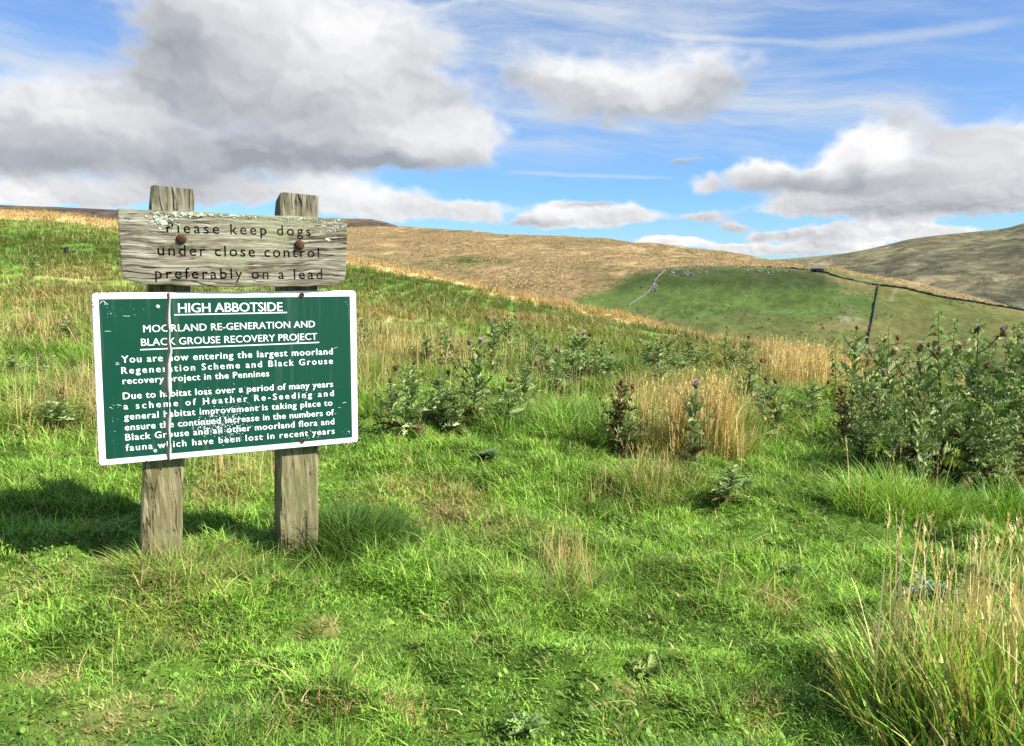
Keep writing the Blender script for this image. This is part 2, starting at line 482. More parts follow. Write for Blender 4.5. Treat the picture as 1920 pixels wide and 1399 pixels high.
def patches(x, y, P):
    out = np.zeros_like(x)
    for (cx, cy, sx, sy, wx, wy, s_) in P:
        dx, dy = x - cx, y - cy
        lat = (dx * sy - dy * sx) / wx; rad = (dx * sx + dy * sy) / wy
        out = np.maximum(out, s_ * np.exp(-(lat ** 2 + rad ** 2) * 1.1))
    return out


def cover(x, y):
    """(dryness 0..1, lushness 0..1, tall 0..1) of the turf."""
    r = np.hypot(x, y); az = np.arctan2(x, y)
    R, _ = crest(az)
    t = r / R
    j = fbm(x * 1.1, y * 1.1, 4, 31) - 0.5
    jb = fbm(x * 0.23, y * 0.23, 4, 41) - 0.5
    jf = fbm(x * 4.5, y * 4.5, 3, 51) - 0.5
    dry = patches(x + jf * .25, y + jf * .25, _SP)
    t0 = np.interp(R, [10, 20, 50], [.935, .90, .83])
    dry = np.maximum(dry, sstep(t + jb * 0.12 + 0.06 * j, t0, t0 + .07) * 0.95)
    dry = dry + 0.08 * sstep(r, 7, 14) * sstep(jb + 0.6 * j, 0.02, 0.22) + 0.10 * sstep(r, 6, 12) + np.clip(jf * 0.5 + j * 0.5, -0.1, 0.35) * 0.6
    lush = patches(x + jf * .2, y + jf * .2, _LP)
    lush = lush + 0.8 * sstep(j + 0.5 * jf, 0.10, 0.3) * (r < 9)
    lush = np.clip(lush + sstep(r, 10, 20) * sstep(-jb, 0.05, 0.2) * 0.6, 0, 1)
    dry = np.clip(dry * (1 - 0.75 * lush * (t < .85)), 0, 1)
    tall = np.clip(sstep(r + 1.6 * j * 2, 4.4, 6.5) + dry * 0.3 * (r > 4), 0, 1)
    return dry, lush, tall


GREEN = np.array((0.150, 0.350, 0.034)); LIME = np.array((0.375, 0.555, 0.105)); DARK = np.array((0.040, 0.125, 0.014))
STRAW = np.array((0.54, 0.43, 0.185)); OLIVE = np.array((0.132, 0.148, 0.030)); BROWN = np.array((0.20, 0.135, 0.06)); TAN = np.array((0.55, 0.405, 0.185))


def blade_color(x, y, rng):
    n = len(x)
    dry, lush, tall = cover(x, y)
    r = np.hypot(x, y)
    u = rng.random(n)[:, None]; v = rng.random(n)
    c = GREEN * (1 - u) + LIME * u
    c = c * (0.42 + 1.05 * rng.random(n))[:, None] * (.72 + .56 * sstep(fbm(x * 6.5, y * 6.5, 3, 301), .3, .7))[:, None]
    lu = (lush * (0.4 + 0.6 * rng.random(n)))[:, None]
    c = c * (1 - lu) + DARK * 1.35 * lu
    far = (sstep(r, 7, 18) * 0.82)[:, None]
    c = c * (1 - far) + OLIVE * (0.75 + 0.5 * u) * far
    isdry = v < np.clip(dry * np.where(r < 5.5, .72, .92) + 0.025, 0, 1)
    s = np.where((r > 12)[:, None], TAN, STRAW)
    sc = s * (0.65 + 0.6 * rng.random(n))[:, None] * (1 - 0.35 * (rng.random(n) < 0.25))[:, None]
    c = np.where(isdry[:, None], sc, c)
    return c, isdry, dry, lush, tall


# ------------------------------------------------------------------ grass blades
def blades(P, h, w, yaw, lean, col, seg=2, twist=None, rng=RNG, tipcol=None, basecol=None, width_pow=0.8):
    """n bent blades as (V, quads, tris, C)."""
    n = len(P)
    dx, dy = np.cos(yaw), np.sin(yaw)
    tw = yaw + math.pi / 2 + (rng.normal(0, 0.6, n) if twist is None else twist)
    sx, sy = np.cos(tw), np.sin(tw)
    k = 2 * seg + 1
    V = np.empty((n, k, 3), np.float32); C = np.empty((n, k, 3), np.float32)
    for i in range(seg + 1):
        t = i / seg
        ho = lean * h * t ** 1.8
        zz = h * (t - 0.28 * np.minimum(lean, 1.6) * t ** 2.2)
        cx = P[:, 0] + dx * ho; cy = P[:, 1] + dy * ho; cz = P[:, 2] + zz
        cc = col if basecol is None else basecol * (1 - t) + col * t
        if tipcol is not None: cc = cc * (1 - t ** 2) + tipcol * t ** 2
        if i == seg:
            V[:, 2 * i] = np.stack([cx, cy, cz], 1); C[:, 2 * i] = cc
        else:
            wt = w * (1 - t) ** width_pow * 0.5
            V[:, 2 * i] = np.stack([cx - sx * wt, cy - sy * wt, cz], 1)
            V[:, 2 * i + 1] = np.stack([cx + sx * wt, cy + sy * wt, cz], 1)
            C[:, 2 * i] = cc; C[:, 2 * i + 1] = cc
    base = (np.arange(n) * k)[:, None]
    quads = [base + np.array([2 * i, 2 * i + 1, 2 * i + 3, 2 * i + 2]) for i in range(seg - 1)]
    tris = base + np.array([2 * seg - 2, 2 * seg - 1, 2 * seg])
    return V.reshape(-1, 3), (np.concatenate(quads) if quads else np.zeros((0, 4), int)), tris, C.reshape(-1, 3)


class Acc:
    """Collects vertex/face arrays into one mesh."""
    def __init__(self):
        self.V = []; self.Q = []; self.T = []; self.C = []; self.n = 0
    def add(self, V, Q, T, C):
        self.V.append(V); self.C.append(np.broadcast_to(C, V.shape))
        if len(Q): self.Q.append(np.asarray(Q) + self.n)
        if len(T): self.T.append(np.asarray(T) + self.n)
        self.n += len(V)
    def build(self, name, mat, parent=None, smooth=False):
        V = np.concatenate(self.V); C = np.concatenate(self.C)
        fs = []
        if self.Q: fs.append(np.concatenate(self.Q))
        if self.T: fs.append(np.concatenate(self.T))
        return mesh_from(name, V, fs, mat, parent, C, smooth)


def build_ground():
    az = np.concatenate([np.arange(-180, -44, 4.0), np.arange(-44, 44, 0.22), np.arange(44, 180, 4.0)])
    az = np.radians(az)
    r = np.concatenate([np.geomspace(0.35, 70, 300), np.geomspace(74, 9000, 45)])
    A, Rr = np.meshgrid(az, r)
    X, Y = Rr * np.sin(A), Rr * np.cos(A)
    Z = ground_z(X, Y)
    V = np.stack([X, Y, Z], -1).reshape(-1, 3)
    V = np.concatenate([V, [[0, 0, ZN]]])
    na, nr = len(az), len(r)
    i = np.arange(nr - 1)[:, None] * na; j = np.arange(na)[None, :]; j2 = (j + 1) % na
    Q = np.stack([i + j, i + j2, i + na + j2, i + na + j], -1).reshape(-1, 4)
    T = np.stack([np.full(na, nr * na), (np.arange(na) + 1) % na, np.arange(na)], -1)
    x, y = V[:, 0], V[:, 1]
    dry, lush, tall = cover(x, y)
    c = np.where((lush > 0.5)[:, None], DARK * 0.9, GREEN * 0.34 + BROWN * 0.08)
    d = np.clip(dry, 0, 1)[:, None]
    c = c * (1 - d) + (STRAW * 0.45 + BROWN * 0.3) * d
    r_ = np.hypot(x, y)[:, None]
    c = c * np.where(r_ > 12, 2.0, 1.0)
    o = mesh_from('ground', V, [Q, T], ground_mat('turf_soil', 14.0, 0.02), None, c, True)
    tag(o, kind='structure')


build_ground()

HFOV = math.radians(41)


def scatter(n, r0, r1, rng, a0=-HFOV, a1=HFOV):
    r = np.sqrt(rng.random(n) * (r1 ** 2 - r0 ** 2) + r0 ** 2)
    a = a0 + (a1 - a0) * rng.random(n)
    return r * np.sin(a), r * np.cos(a)


def build_grass():
    rng = np.random.default_rng(3)
    acc = Acc()

    def layer(n, r0, r1, hmin, hmax, w, seg, tallk=1.0, leanm=0.7, clump=0.0):
        x, y = scatter(n, r0, r1, rng)
        R, _ = crest(np.arctan2(x, y))
        if clump > 0:
            # gather blades towards clump centres
            cx = np.floor(x / clump) * clump; cy = np.floor(y / clump) * clump
            ox = _hash(cx * 31 / clump, cy * 17 / clump, 5) * clump; oy = _hash(cx * 13 / clump, cy * 29 / clump, 6) * clump
            f = rng.random(len(x)) * 0.55
            x = x * (1 - f) + (cx + ox) * f; y = y * (1 - f) + (cy + oy) * f
        z = ground_z(x, y)
        keep = (np.hypot(x, y) < R + 3.0) & (rng.random(len(x)) < .80 + .20 * sstep(fbm(x * 5.5, y * 5.5, 2, 201), .28, .52))
        x, y, z = x[keep], y[keep], z[keep]; n = len(x)
        col, isdry, dry, lush, tall = blade_color(x, y, rng)
        lump = sstep(fbm(x * 1.7, y * 1.7, 3, 77), 0.35, 0.68)
        h = (hmin + (hmax - hmin) * rng.random(n) ** 1.6) * (0.55 + 0.9 * lump)
        h = h * (1 + tallk * tall) * np.where(isdry, 1.15, 1.0)
        lean = np.abs(rng.normal(leanm, 0.4, n)) + 0.1
        V, Q, T, C = blades(np.stack([x, y, z - 0.01], 1), h, w * (0.7 + 0.6 * rng.random(n)), rng.random(n) * 2 * math.pi, lean, col, seg, rng=rng,
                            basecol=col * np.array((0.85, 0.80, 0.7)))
        acc.add(V, Q, T, C)

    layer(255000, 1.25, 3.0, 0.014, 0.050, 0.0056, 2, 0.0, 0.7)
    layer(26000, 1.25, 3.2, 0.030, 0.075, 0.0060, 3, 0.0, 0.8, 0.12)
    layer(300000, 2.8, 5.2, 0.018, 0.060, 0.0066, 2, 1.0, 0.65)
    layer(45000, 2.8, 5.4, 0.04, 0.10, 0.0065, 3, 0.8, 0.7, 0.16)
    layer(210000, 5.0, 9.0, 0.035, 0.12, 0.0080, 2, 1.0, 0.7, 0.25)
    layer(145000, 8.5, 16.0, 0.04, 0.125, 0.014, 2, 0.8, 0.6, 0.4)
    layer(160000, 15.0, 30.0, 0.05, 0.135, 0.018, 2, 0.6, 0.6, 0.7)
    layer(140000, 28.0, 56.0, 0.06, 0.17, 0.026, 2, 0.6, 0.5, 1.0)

    # small broad leaves of clover and other herbs between the blades
    n = 42000
    x, y = scatter(n, 1.5, 6.5, rng)
    g = fbm(x * 2.1, y * 2.1, 3, 91)
    keep = g > 0.44
    x, y = x[keep], y[keep]; n = len(x); z = ground_z(x, y) + 0.010 + 0.030 * rng.random(n)
    s = 0.003 + 0.0048 * rng.random(n) ** 1.5
    ang = np.arange(6) / 6 * 2 * math.pi
    ph = rng.random(n) * 6.28; tx = rng.normal(0, .45, n); ty = rng.normal(0, .45, n)
    lx = np.cos(ang)[None] * s[:, None]; ly = np.sin(ang)[None] * s[:, None] * (0.6 + 0.4 * rng.random(n))[:, None]
    X = lx * np.cos(ph)[:, None] - ly * np.sin(ph)[:, None]; Y = lx * np.sin(ph)[:, None] + ly * np.cos(ph)[:, None]
    V = np.stack([x[:, None] + X, y[:, None] + Y, z[:, None] + X * tx[:, None] + Y * ty[:, None]], -1).reshape(-1, 3)
    b = (np.arange(n) * 6)[:, None]
    Q = np.concatenate([b + np.array([0, 1, 2, 3]), b + np.array([0, 3, 4, 5])])
    c = np.array((0.20, 0.36, 0.05)) * (0.5 + 0.7 * rng.random(n))[:, None]
    acc.add(V.astype(np.float32), Q, np.zeros((0, 3), int), np.repeat(c, 6, 0))

    # thin dry bents standing in the meadow and lying in the turf
    def bents(n, px, py, rx, ry, h0, h1, wd, col=STRAW):
        P = []
        c0 = ground_pt(px, py); wx = np.linalg.norm(ground_pt(px + rx, py)[:2] - c0[:2])
        c2, c3 = ground_pt(px, py - ry), ground_pt(px, py + ry)
        wy = 0.5 * np.linalg.norm(c2[:2] - c3[:2])
        a = math.atan2(c0[0], c0[1])
        l = rng.normal(0, 0.55, n) * wx; q = rng.normal(0, 0.5, n) * wy
        x = c0[0] + l * math.cos(a) + q * math.sin(a); y = c0[1] - l * math.sin(a) + q * math.cos(a)
        z = ground_z(x, y)
        h = h0 + (h1 - h0) * rng.random(n)
        cc = col * (0.7 + 0.6 * rng.random(n))[:, None]
        acc.add(*blades(np.stack([x, y, z], 1), h, np.full(n, wd), rng.normal(0.4, 1.3, n), np.abs(rng.normal(0.18, 0.14, n)), cc, 3, rng=rng, width_pow=0.35))
    for a in ((150, 60, 625, 110, 25, .22, .48, .006), (170, 200, 600, 60, 20, .22, .45, .006), (240, 130, 790, 110, 45, .18, .42, .0045), (260, 210, 780, 40, 60, .18, .45, .0045),
              (260, 720, 665, 75, 30, .25, .5, .006), (180, 830, 670, 70, 25, .25, .45, .006), (110, 690, 720, 40, 50, .2, .45, .005), (200, 1010, 740, 120, 40, .15, .38, .005),
              (260, 960, 690, 120, 40, .2, .4, .006), (90, 430, 880, 70, 35, .12, .3, .004), (40, 1130, 930, 90, 30, .10, .22, .004), (40, 1230, 900, 40, 25, .10, .24, .004),
              (90, 1050, 1075, 45, 25, .12, .26, .0035), (60, 1380, 830, 40, 30, .2, .4, .004), (160, 1490, 665, 90, 14, .2, .42, .008),
              (60, 60, 480, 120, 14, .12, .28, .012), (50, 900, 620, 220, 18, .15, .3, .008), (60, 110, 540, 150, 20, .15, .3, .010)):
        bents(*a)
    # straws lying about in the turf
    n = 260
    x, y = scatter(n, 1.6, 6, rng); z = ground_z(x, y) + 0.03 + 0.03 * rng.random(n)
    L = 0.06 + 0.16 * rng.random(n) ** 2
    acc.add(*blades(np.stack([x, y, z], 1), L * 0.55, np.full(n, 0.0035), rng.random(n) * 6.28, 1.5 + rng.random(n), STRAW * (0.8 + 0.6 * rng.random(n))[:, None], 3, rng=rng, width_pow=0.3))
    # dead leaves
    n = 160
    x, y = scatter(n, 1.6, 5.5, rng); z = ground_z(x, y) + 0.03
    acc.add(*blades(np.stack([x, y, z], 1), 0.012 + 0.018 * rng.random(n), np.full(n, 0.010), rng.random(n) * 6.28, 1.2 + rng.random(n), (BROWN + STRAW) * .6 * (0.6 + 0.9 * rng.random(n))[:, None], 2, rng=rng))
    o = acc.build('grass', M_GRASS)
    tag(o, 'meadow grass covering the near hillside, lush green in front and straw along the brow', 'grass', kind='stuff')


build_grass()

# ------------------------------------------------------------------ grass clumps that stand out of the turf
def clump(name, label, px, py, spread, n, h0, h1, w, lean, colors, stalks=0, sh=(0.4, 0.6), group=None, sw=0.004, seed=1, flat=1.0, scol=STRAW, sl=.13):
    rng = np.random.default_rng(seed)
    c = ground_pt(px, py)
    acc = Acc()
    a = rng.random(n) * 6.28; q = np.sqrt(rng.random(n)) * spread
    x = np.cos(a) * q; y = np.sin(a) * q * flat
    gz = lambda x, y: ground_z(c[0] + x, c[1] + y) - c[2]
    h = (h0 + (h1 - h0) * rng.random(n)) * (1.08 - 0.45 * (q / spread) ** 2)
    yaw = np.where(rng.random(n) < 0.62, a + rng.normal(0, 0.7, n), rng.random(n) * 6.28)
    ln = lean * (0.35 + 0.9 * q / spread) * (0.6 + 0.8 * rng.random(n))
    u = rng.random(n)
    ci = np.array(colors)[rng.integers(0, len(colors), n)] * (0.65 + 0.7 * rng.random(n))[:, None]
    acc.add(*blades(np.stack([x, y, gz(x, y) - 0.01], 1), h, w * (0.7 + 0.6 * rng.random(n)), yaw, ln, ci, 3, rng=rng, basecol=ci * 0.8 + BROWN * 0.12))
    t = thing(name, label, 'grass clump', tuple(c), 0, group)
    acc.build('blades', M_GRASS, t)
    if stalks:
        acc = Acc()
        # stalks stand in a few bunches
        nb = max(3, stalks // 22)
        ba = rng.random(nb) * 6.28; bq = np.sqrt(rng.random(nb)) * spread * 0.85
        bi = rng.integers(0, nb, stalks)
        x = (np.cos(ba) * bq)[bi] + rng.normal(0, spread * 0.11, stalks); y = ((np.sin(ba) * bq)[bi] + rng.normal(0, spread * 0.11, stalks)) * flat
        h = sh[0] + (sh[1] - sh[0]) * rng.random(stalks)
        yaw = rng.normal(0.3, 1.4, stalks); ln = np.where(rng.random(stalks) < .07, rng.uniform(.4, .9, stalks), np.abs(rng.normal(sl, sl * .8, stalks)))
        z = gz(x, y)
        cc = scol * (0.7 + 0.55 * rng.random(stalks))[:, None]
        acc.add(*blades(np.stack([x, y, z], 1), h, np.full(stalks, sw), yaw, ln, cc, 3, rng=rng, width_pow=0.25))
        # seed heads: slim spikes round the stalk tops
        k = rng.random(stalks) < 0.45
        m = int(k.sum()) * 7
        idx = np.repeat(np.nonzero(k)[0], 7)
        tt = 0.82 + 0.18 * rng.random(m)
        hx = x[idx] + np.cos(yaw[idx]) * ln[idx] * h[idx] * tt ** 1.8; hy = y[idx] + np.sin(yaw[idx]) * ln[idx] * h[idx] * tt ** 1.8
        hz = z[idx] + h[idx] * (tt - 0.28 * ln[idx] * tt ** 2.2)
        acc.add(*blades(np.stack([hx, hy, hz], 1), np.full(m, 0.024), np.full(m, sw * 1.5), rng.random(m) * 6.28, np.full(m, 0.35), cc[idx] * 1.05, 2, rng=rng))
        acc.build('stalks', M_DRY, t)
    return t


CG = (tuple(GREEN), tuple(LIME), tuple(DARK * 1.3))
CD = (tuple(DARK * 1.3), tuple(DARK + OLIVE * .25), tuple(GREEN * 0.7), tuple(OLIVE * .6))
CY = (tuple(GREEN), tuple(LIME), tuple(STRAW * 0.8), tuple(OLIVE))
clump('grass_tussock', 'rounded yellow-green tussock at the foot of the nearer left sign post', 325, 1080, 0.30, 3800, .04, .15, .0042, 1.1, (tuple(OLIVE), tuple(LIME * .9), tuple(LIME * .8), tuple(GREEN), tuple(STRAW * .8)), seed=2, flat=.7)
clump('grass_tussock', 'dark green tussock hiding the foot of the right sign post', 650, 1030, 0.26, 3600, .08, .25, .0044, 1.0, CD, seed=3)
clump('grass_tussock', 'small tussock with a few pale stalks alone in the open turf', 1050, 1120, 0.17, 1300, .07, .17, .0042, 0.9, CY, 18, (.14, .27), sw=.0026, seed=4, sl=.34)
clump('dry_grass_clump', 'tall grass with golden stalks filling the bottom right corner', 1865, 1385, 0.36, 2300, .14, .36, .0088, 0.45, (tuple(GREEN), tuple(LIME), tuple(LIME * 1.1), tuple(STRAW * .8)), 230, (.26, .56), sw=.0044, seed=5, scol=np.array((.68, .57, .29)))
clump('dry_grass_clump', 'broad stand of straw-coloured grass between two dark thistles in mid meadow', 1300, 850, 0.40, 1500, .14, .34, .007, .5, (tuple(STRAW), tuple(STRAW * .8), tuple(LIME), tuple(GREEN)), 620, (.30, .55), sw=.0055, seed=6, flat=.6, scol=np.array((.64, .50, .22)))
clump('dry_grass_clump', 'golden stand of dry grass against the thistle thicket on the brow', 1500, 730, 0.62, 1500, .18, .36, .010, .5, (tuple(STRAW), tuple(STRAW * .9), tuple(LIME)), 620, (.35, .62), sw=.0075, seed=7, flat=.7, scol=np.array((.66, .53, .25)))
clump('grass_tussock', 'leaning tuft of long pale-tipped grass below the middle thistles', 1230, 935, 0.26, 1000, .10, .26, .0055, .8, CY, 30, (.2, .3), sw=.004, seed=8)
clump('grass_tussock', 'very dark green round tussock behind the tall straw grass', 1165, 700, 0.32, 1500, .12, .24, .011, .7, (tuple(DARK), tuple(DARK * 1.5)), seed=9)
clump('grass_tussock', 'bright long grass at the front of the thistle thicket', 1700, 960, 0.40, 1700, .14, .30, .006, .7, (tuple(LIME), tuple(GREEN), tuple(LIME)), 10, (.3, .45), seed=10, flat=.5)
clump('grass_tussock', 'long bright grass under the right edge of the thistle thicket', 1880, 985, 0.30, 1300, .14, .30, .006, .7, (tuple(LIME), tuple(GREEN), tuple(GREEN)), 16, (.3, .5), seed=12, flat=.6)
clump('grass_tussock', 'trampled brownish tuft with a dark hollow beside it in the turf', 850, 985, 0.16, 900, .04, .10, .004, 1.5, (tuple(STRAW * .8), tuple(BROWN), tuple(OLIVE)), seed=13)

# ------------------------------------------------------------------ thistles, nettles, rosettes
def leaf_template(lobes=6, seed=0):
    """A spiny lobed leaf, 1 long along +x, folded along the midrib and arching: (V, Q)."""
    rng = np.random.default_rng(seed)
    n = lobes * 2 + 1
    V = []; 
    for i in range(n + 1):
        t = i / n
        env = (math.sin(math.pi * min(1, t * 0.92 + 0.10)) ** 0.8) * 0.24
        wd = env * (1.15 if i % 2 else 0.34) if i < n else 0.0
        fwd = 0.07 if i % 2 else -0.01
        z = 0.42 * math.sin(t * 2.2) * t - 0.42 * t * t
        up = wd * (0.55 + (0.5 if i % 2 else 0))
        V += [(t, 0, z), (t + fwd, wd * rng.uniform(.85, 1.15), z + up * rng.uniform(.6, 1.2)), (t + fwd, -wd * rng.uniform(.85, 1.15), z + up * rng.uniform(.6, 1.2))]
    Q = []
    for i in range(n):
        a, b = 3 * i, 3 * i + 3
        Q += [(a, b, b + 1, a + 1), (a, a + 2, b + 2, b)]
    return np.array(V, np.float32), np.array(Q)


def ovate_template():
    V = []; n = 8
    for i in range(n + 1):
        t = i / n
        wd = 0.30 * math.sin(math.pi * t ** 0.75) * (1.12 if i % 2 else 0.9) if 0 < i < n else 0.01
        z = 0.12 * math.sin(t * 2.4) - 0.35 * t * t
        V += [(t, 0, z), (t + 0.03, wd, z + wd * .3), (t + 0.03, -wd, z + wd * .3)]
    Q = []
    for i in range(n):
        a, b = 3 * i, 3 * i + 3
        Q += [(a, b, b + 1, a + 1), (a, a + 2, b + 2, b)]
    return np.array(V, np.float32), np.array(Q)


LEAVES = [leaf_template(5, 1), leaf_template(6, 2), leaf_template(7, 3)]
OVATE = ovate_template()


def put_leaf(acc, tpl, base, yaw, pitch, roll, L, col, rng, wide=1.0):
    V, Q = tpl
    v = V * np.array((L, L * wide, L), np.float32)
    R = (Matrix.Rotation(yaw, 3, 'Z') @ Matrix.Rotation(-pitch, 3, 'Y') @ Matrix.Rotation(roll, 3, 'X'))
    w = v @ np.array(R, np.float32).T + np.asarray(base, np.float32)
    c = np.asarray(col, np.float32) * rng.uniform(0.75, 1.25)
    cc = np.tile(c, (len(v), 1)); cc[0::3] = c * 0.8 + np.array((.10, .13, .06)) * 0.5
    acc.add(w, Q, np.zeros((0, 3), int), cc)


def tube(acc, pts, rads, col, sides=5):
    pts = np.asarray(pts, np.float32)
    n = len(pts)
    V = []
    for i in range(n):
        d = pts[min(i + 1, n - 1)] - pts[max(i - 1, 0)]
        d = d / (np.linalg.norm(d) + 1e-9)
        u = np.cross(d, (0.31, 0.95, 0.05)); u /= np.linalg.norm(u) + 1e-9; v = np.cross(d, u)
        for s in range(sides):
            a = 2 * math.pi * s / sides
            V.append(pts[i] + rads[i] * (math.cos(a) * u + math.sin(a) * v))
    Q = [(i * sides + s, i * sides + (s + 1) % sides, (i + 1) * sides + (s + 1) % sides, (i + 1) * sides + s) for i in range(n - 1) for s in range(sides)]
    acc.add(np.array(V, np.float32), np.array(Q), np.zeros((0, 3), int), np.asarray(col, np.float32))


TH_G = np.array((0.165, 0.265, 0.075)); TH_L = np.array((0.430, 0.520, 0.235)); TH_B = np.array((0.115, 0.065, 0.030)); TH_STEM = np.array((0.12, 0.13, 0.05))


def head_meshes(kind, seed):
    """(bulb mesh, tuft mesh) of a thistle head, about 3 cm long, base at the origin, pointing up."""
    rng = np.random.default_rng(seed)
    a = Acc()
    prof = [(0, .003), (.004, .009), (.010, .0125), (.017, .0115), (.023, .008), (.026, .0065)]
    s = 8
    V = [(r * math.cos(2 * math.pi * i / s + 0.2 * k), r * math.sin(2 * math.pi * i / s + 0.2 * k), z) for k, (z, r) in enumerate(prof) for i in range(s)]
    Q = [(k * s + i, k * s + (i + 1) % s, (k + 1) * s + (i + 1) % s, (k + 1) * s + i) for k in range(len(prof) - 1) for i in range(s)]
    bc = {'purple': (.13, .15, .07), 'brown': (.16, .085, .04), 'fluff': (.22, .15, .08)}[kind]
    a.add(np.array(V, np.float32), np.array(Q), np.zeros((0, 3), int), np.array(bc, np.float32))
    n = 26                                             # spiny bracts
    ph = rng.random(n) * 6.28; zz = rng.uniform(.004, .02, n)
    P = np.stack([np.cos(ph) * .010, np.sin(ph) * .010, zz], 1)
    a.add(*blades(P, np.full(n, .008), np.full(n, .003), ph, np.full(n, .8), np.tile(np.array(bc) * 1.2, (n, 1)), 2, rng=rng))
    b = Acc()
    n = {'purple': 60, 'brown': 26, 'fluff': 70}[kind]
    ph = rng.random(n) * 6.28; q = np.sqrt(rng.random(n)) * .0065
    P = np.stack([np.cos(ph) * q, np.sin(ph) * q, np.full(n, .022)], 1)
    tc = {'purple': (.58, .33, .66), 'brown': (.20, .10, .06), 'fluff': (.62, .52, .40)}[kind]
    hh = {'purple': .018, 'brown': .012, 'fluff': .020}[kind]
    b.add(*blades(P, hh * (.8 + .5 * rng.random(n)), np.full(n, .0028), ph + rng.normal(0, .3, n), 0.25 + 110 * q, np.array(tc) * (.8 + .5 * rng.random(n))[:, None], 2, rng=rng, width_pow=0.4))
    def me(acc, nm):
        o = acc.build(nm, M_LEAF); m = o.data; bpy.data.objects.remove(o); return m
    return me(a, 'flower_head'), me(b, 'tuft')


HEADS = {kd: head_meshes(kd, i + 40) for i, kd in enumerate(('purple', 'brown', 'fluff'))}


def thistle_meshes(seed, dead=0.0, bushy=1.0):
    """Stem mesh, foliage mesh and head places of one thistle of height 1."""
    rng = np.random.default_rng(seed)
    st = Acc(); fo = Acc(); heads = []
    bend = rng.uniform(-.06, .06, 2)
    def axis(t): return np.array((bend[0] * t * t + .012 * math.sin(5 * t + seed), bend[1] * t * t + .012 * math.cos(4 * t), t))
    ts = np.linspace(0, 0.97, 9)
    tube(st, [axis(t) for t in ts], 0.013 * (1 - 0.72 * ts), TH_STEM * (1 - dead) + TH_B * dead)
    def lc(t):
        if rng.random() < dead or t < 0.06 + 0.22 * rng.random(): return TH_B * rng.uniform(.6, 1.5)
        u = rng.random()
        return TH_G * (1 - u) + TH_L * u
    n = int(52 * bushy)
    for i in range(n):
        t = 0.03 + 0.94 * (i + rng.random()) / n
        L = (0.24 * (1 - t) ** 0.6 + 0.06) * rng.uniform(.7, 1.2)
        brown = t < 0.25
        put_leaf(fo, LEAVES[i % 3], axis(t), i * 2.399 + rng.normal(0, .4), (rng.uniform(-.5, .4) if brown else rng.uniform(.05, .9)), rng.normal(0, .5), L, lc(t), rng, rng.uniform(.6, .95))
    nb = int(13 * bushy)
    for j in range(nb):
        t0 = rng.uniform(.12, .84); yaw = j * 2.4 + rng.normal(0, .4)
        L = (0.50 * (1 - t0) + 0.16) * rng.uniform(.75, 1.15)
        d = np.array((math.cos(yaw), math.sin(yaw), 0))
        p0 = axis(t0)
        pts = [p0 + d * L * 0.78 * s ** 0.85 + np.array((0, 0, L * (0.42 * s + 0.34 * s * s))) for s in np.linspace(0, 1, 5)]
        tube(st, pts, [0.0065, 0.0055, 0.005, 0.004, 0.003], TH_STEM * (1 - dead) + TH_B * dead, 4)
        m = int(20 * bushy)
        for i in range(m):
            s = (i + rng.random()) / m
            k = min(3, int(s * 4)); f = s * 4 - k
            b = pts[k] * (1 - f) + pts[k + 1] * f
            put_leaf(fo, LEAVES[i % 3], b, yaw + i * 2.2 + rng.normal(0, .5), rng.uniform(-.1, .9), rng.normal(0, .5), rng.uniform(.05, .105) * (1.2 - .45 * s), lc(t0 + .1), rng, rng.uniform(.6, .95))
        heads.append((pts[-1], yaw))
        if rng.random() < .4: heads.append((pts[-1] + d * .02 - np.array((0, 0, .03)), yaw + 1))
    heads.append((axis(0.97), 0.0)); heads.append((axis(0.94) + np.array((.018, .01, 0)), 1.0))
    def me(acc, nm):
        o = acc.build(nm, M_LEAF); m = o.data; bpy.data.objects.remove(o); return m
    return me(st, 'stem'), me(fo, 'foliage'), heads


TH = {'green': [thistle_meshes(s, 0.04, b) for s, b in ((1, .82), (2, .95), (3, .66), (4, .78), (5, .70), (6, .88))],
      'dead': [thistle_meshes(s, 0.80, .8) for s in (11, 12)],
      'slim': [thistle_meshes(s, 0.05, .5) for s in (21, 22)]}


def nettle_meshes(seed):
    rng = np.random.default_rng(seed)
    st = Acc(); fo = Acc()
    b = rng.uniform(-.05, .05, 2)
    def axis(t): return np.array((b[0] * t * t, b[1] * t * t, t))
    ts = np.linspace(0, 1, 7)
    tube(st, [axis(t) for t in ts], 0.006 * (1 - .6 * ts), (.10, .13, .04))
    k = 0
    for t in np.linspace(.10, 1.0, 26):
        L = (0.085 * math.sin(math.pi * (0.22 + 0.66 * t)) + .018) * rng.uniform(.85, 1.15)
        for s in (0, math.pi):
            put_leaf(fo, OVATE, axis(t), k * math.pi / 2 + s + rng.normal(0, .25), rng.uniform(-.5, .35), rng.normal(0, .25), L, np.array((.10, .20, .05)) * (1 + .4 * t), rng, .9)
        k += 1
    def me(acc, nm):
        o = acc.build(nm, M_LEAF); m = o.data; bpy.data.objects.remove(o); return m
    return me(st, 'stem'), me(fo, 'foliage')


NET = [nettle_meshes(s) for s in (5, 6, 7)]


def child(name, mesh, parent, loc=(0, 0, 0), rot=(0, 0, 0), sc=1.0):
    o = bpy.data.objects.new(name, mesh); COL.objects.link(o); o.parent = parent
    o.location = loc; o.rotation_euler = rot
    o.scale = (sc, sc, sc)
    return o


PI_COUNT = [0]


def height_at(c, py_top, px):
    """Height of a plant whose top is seen at py_top."""
    a, e = pix_azel(px, py_top)
    r = math.hypot(c[0], c[1])
    return max(0.12, r * math.tan(float(e)) - c[2])


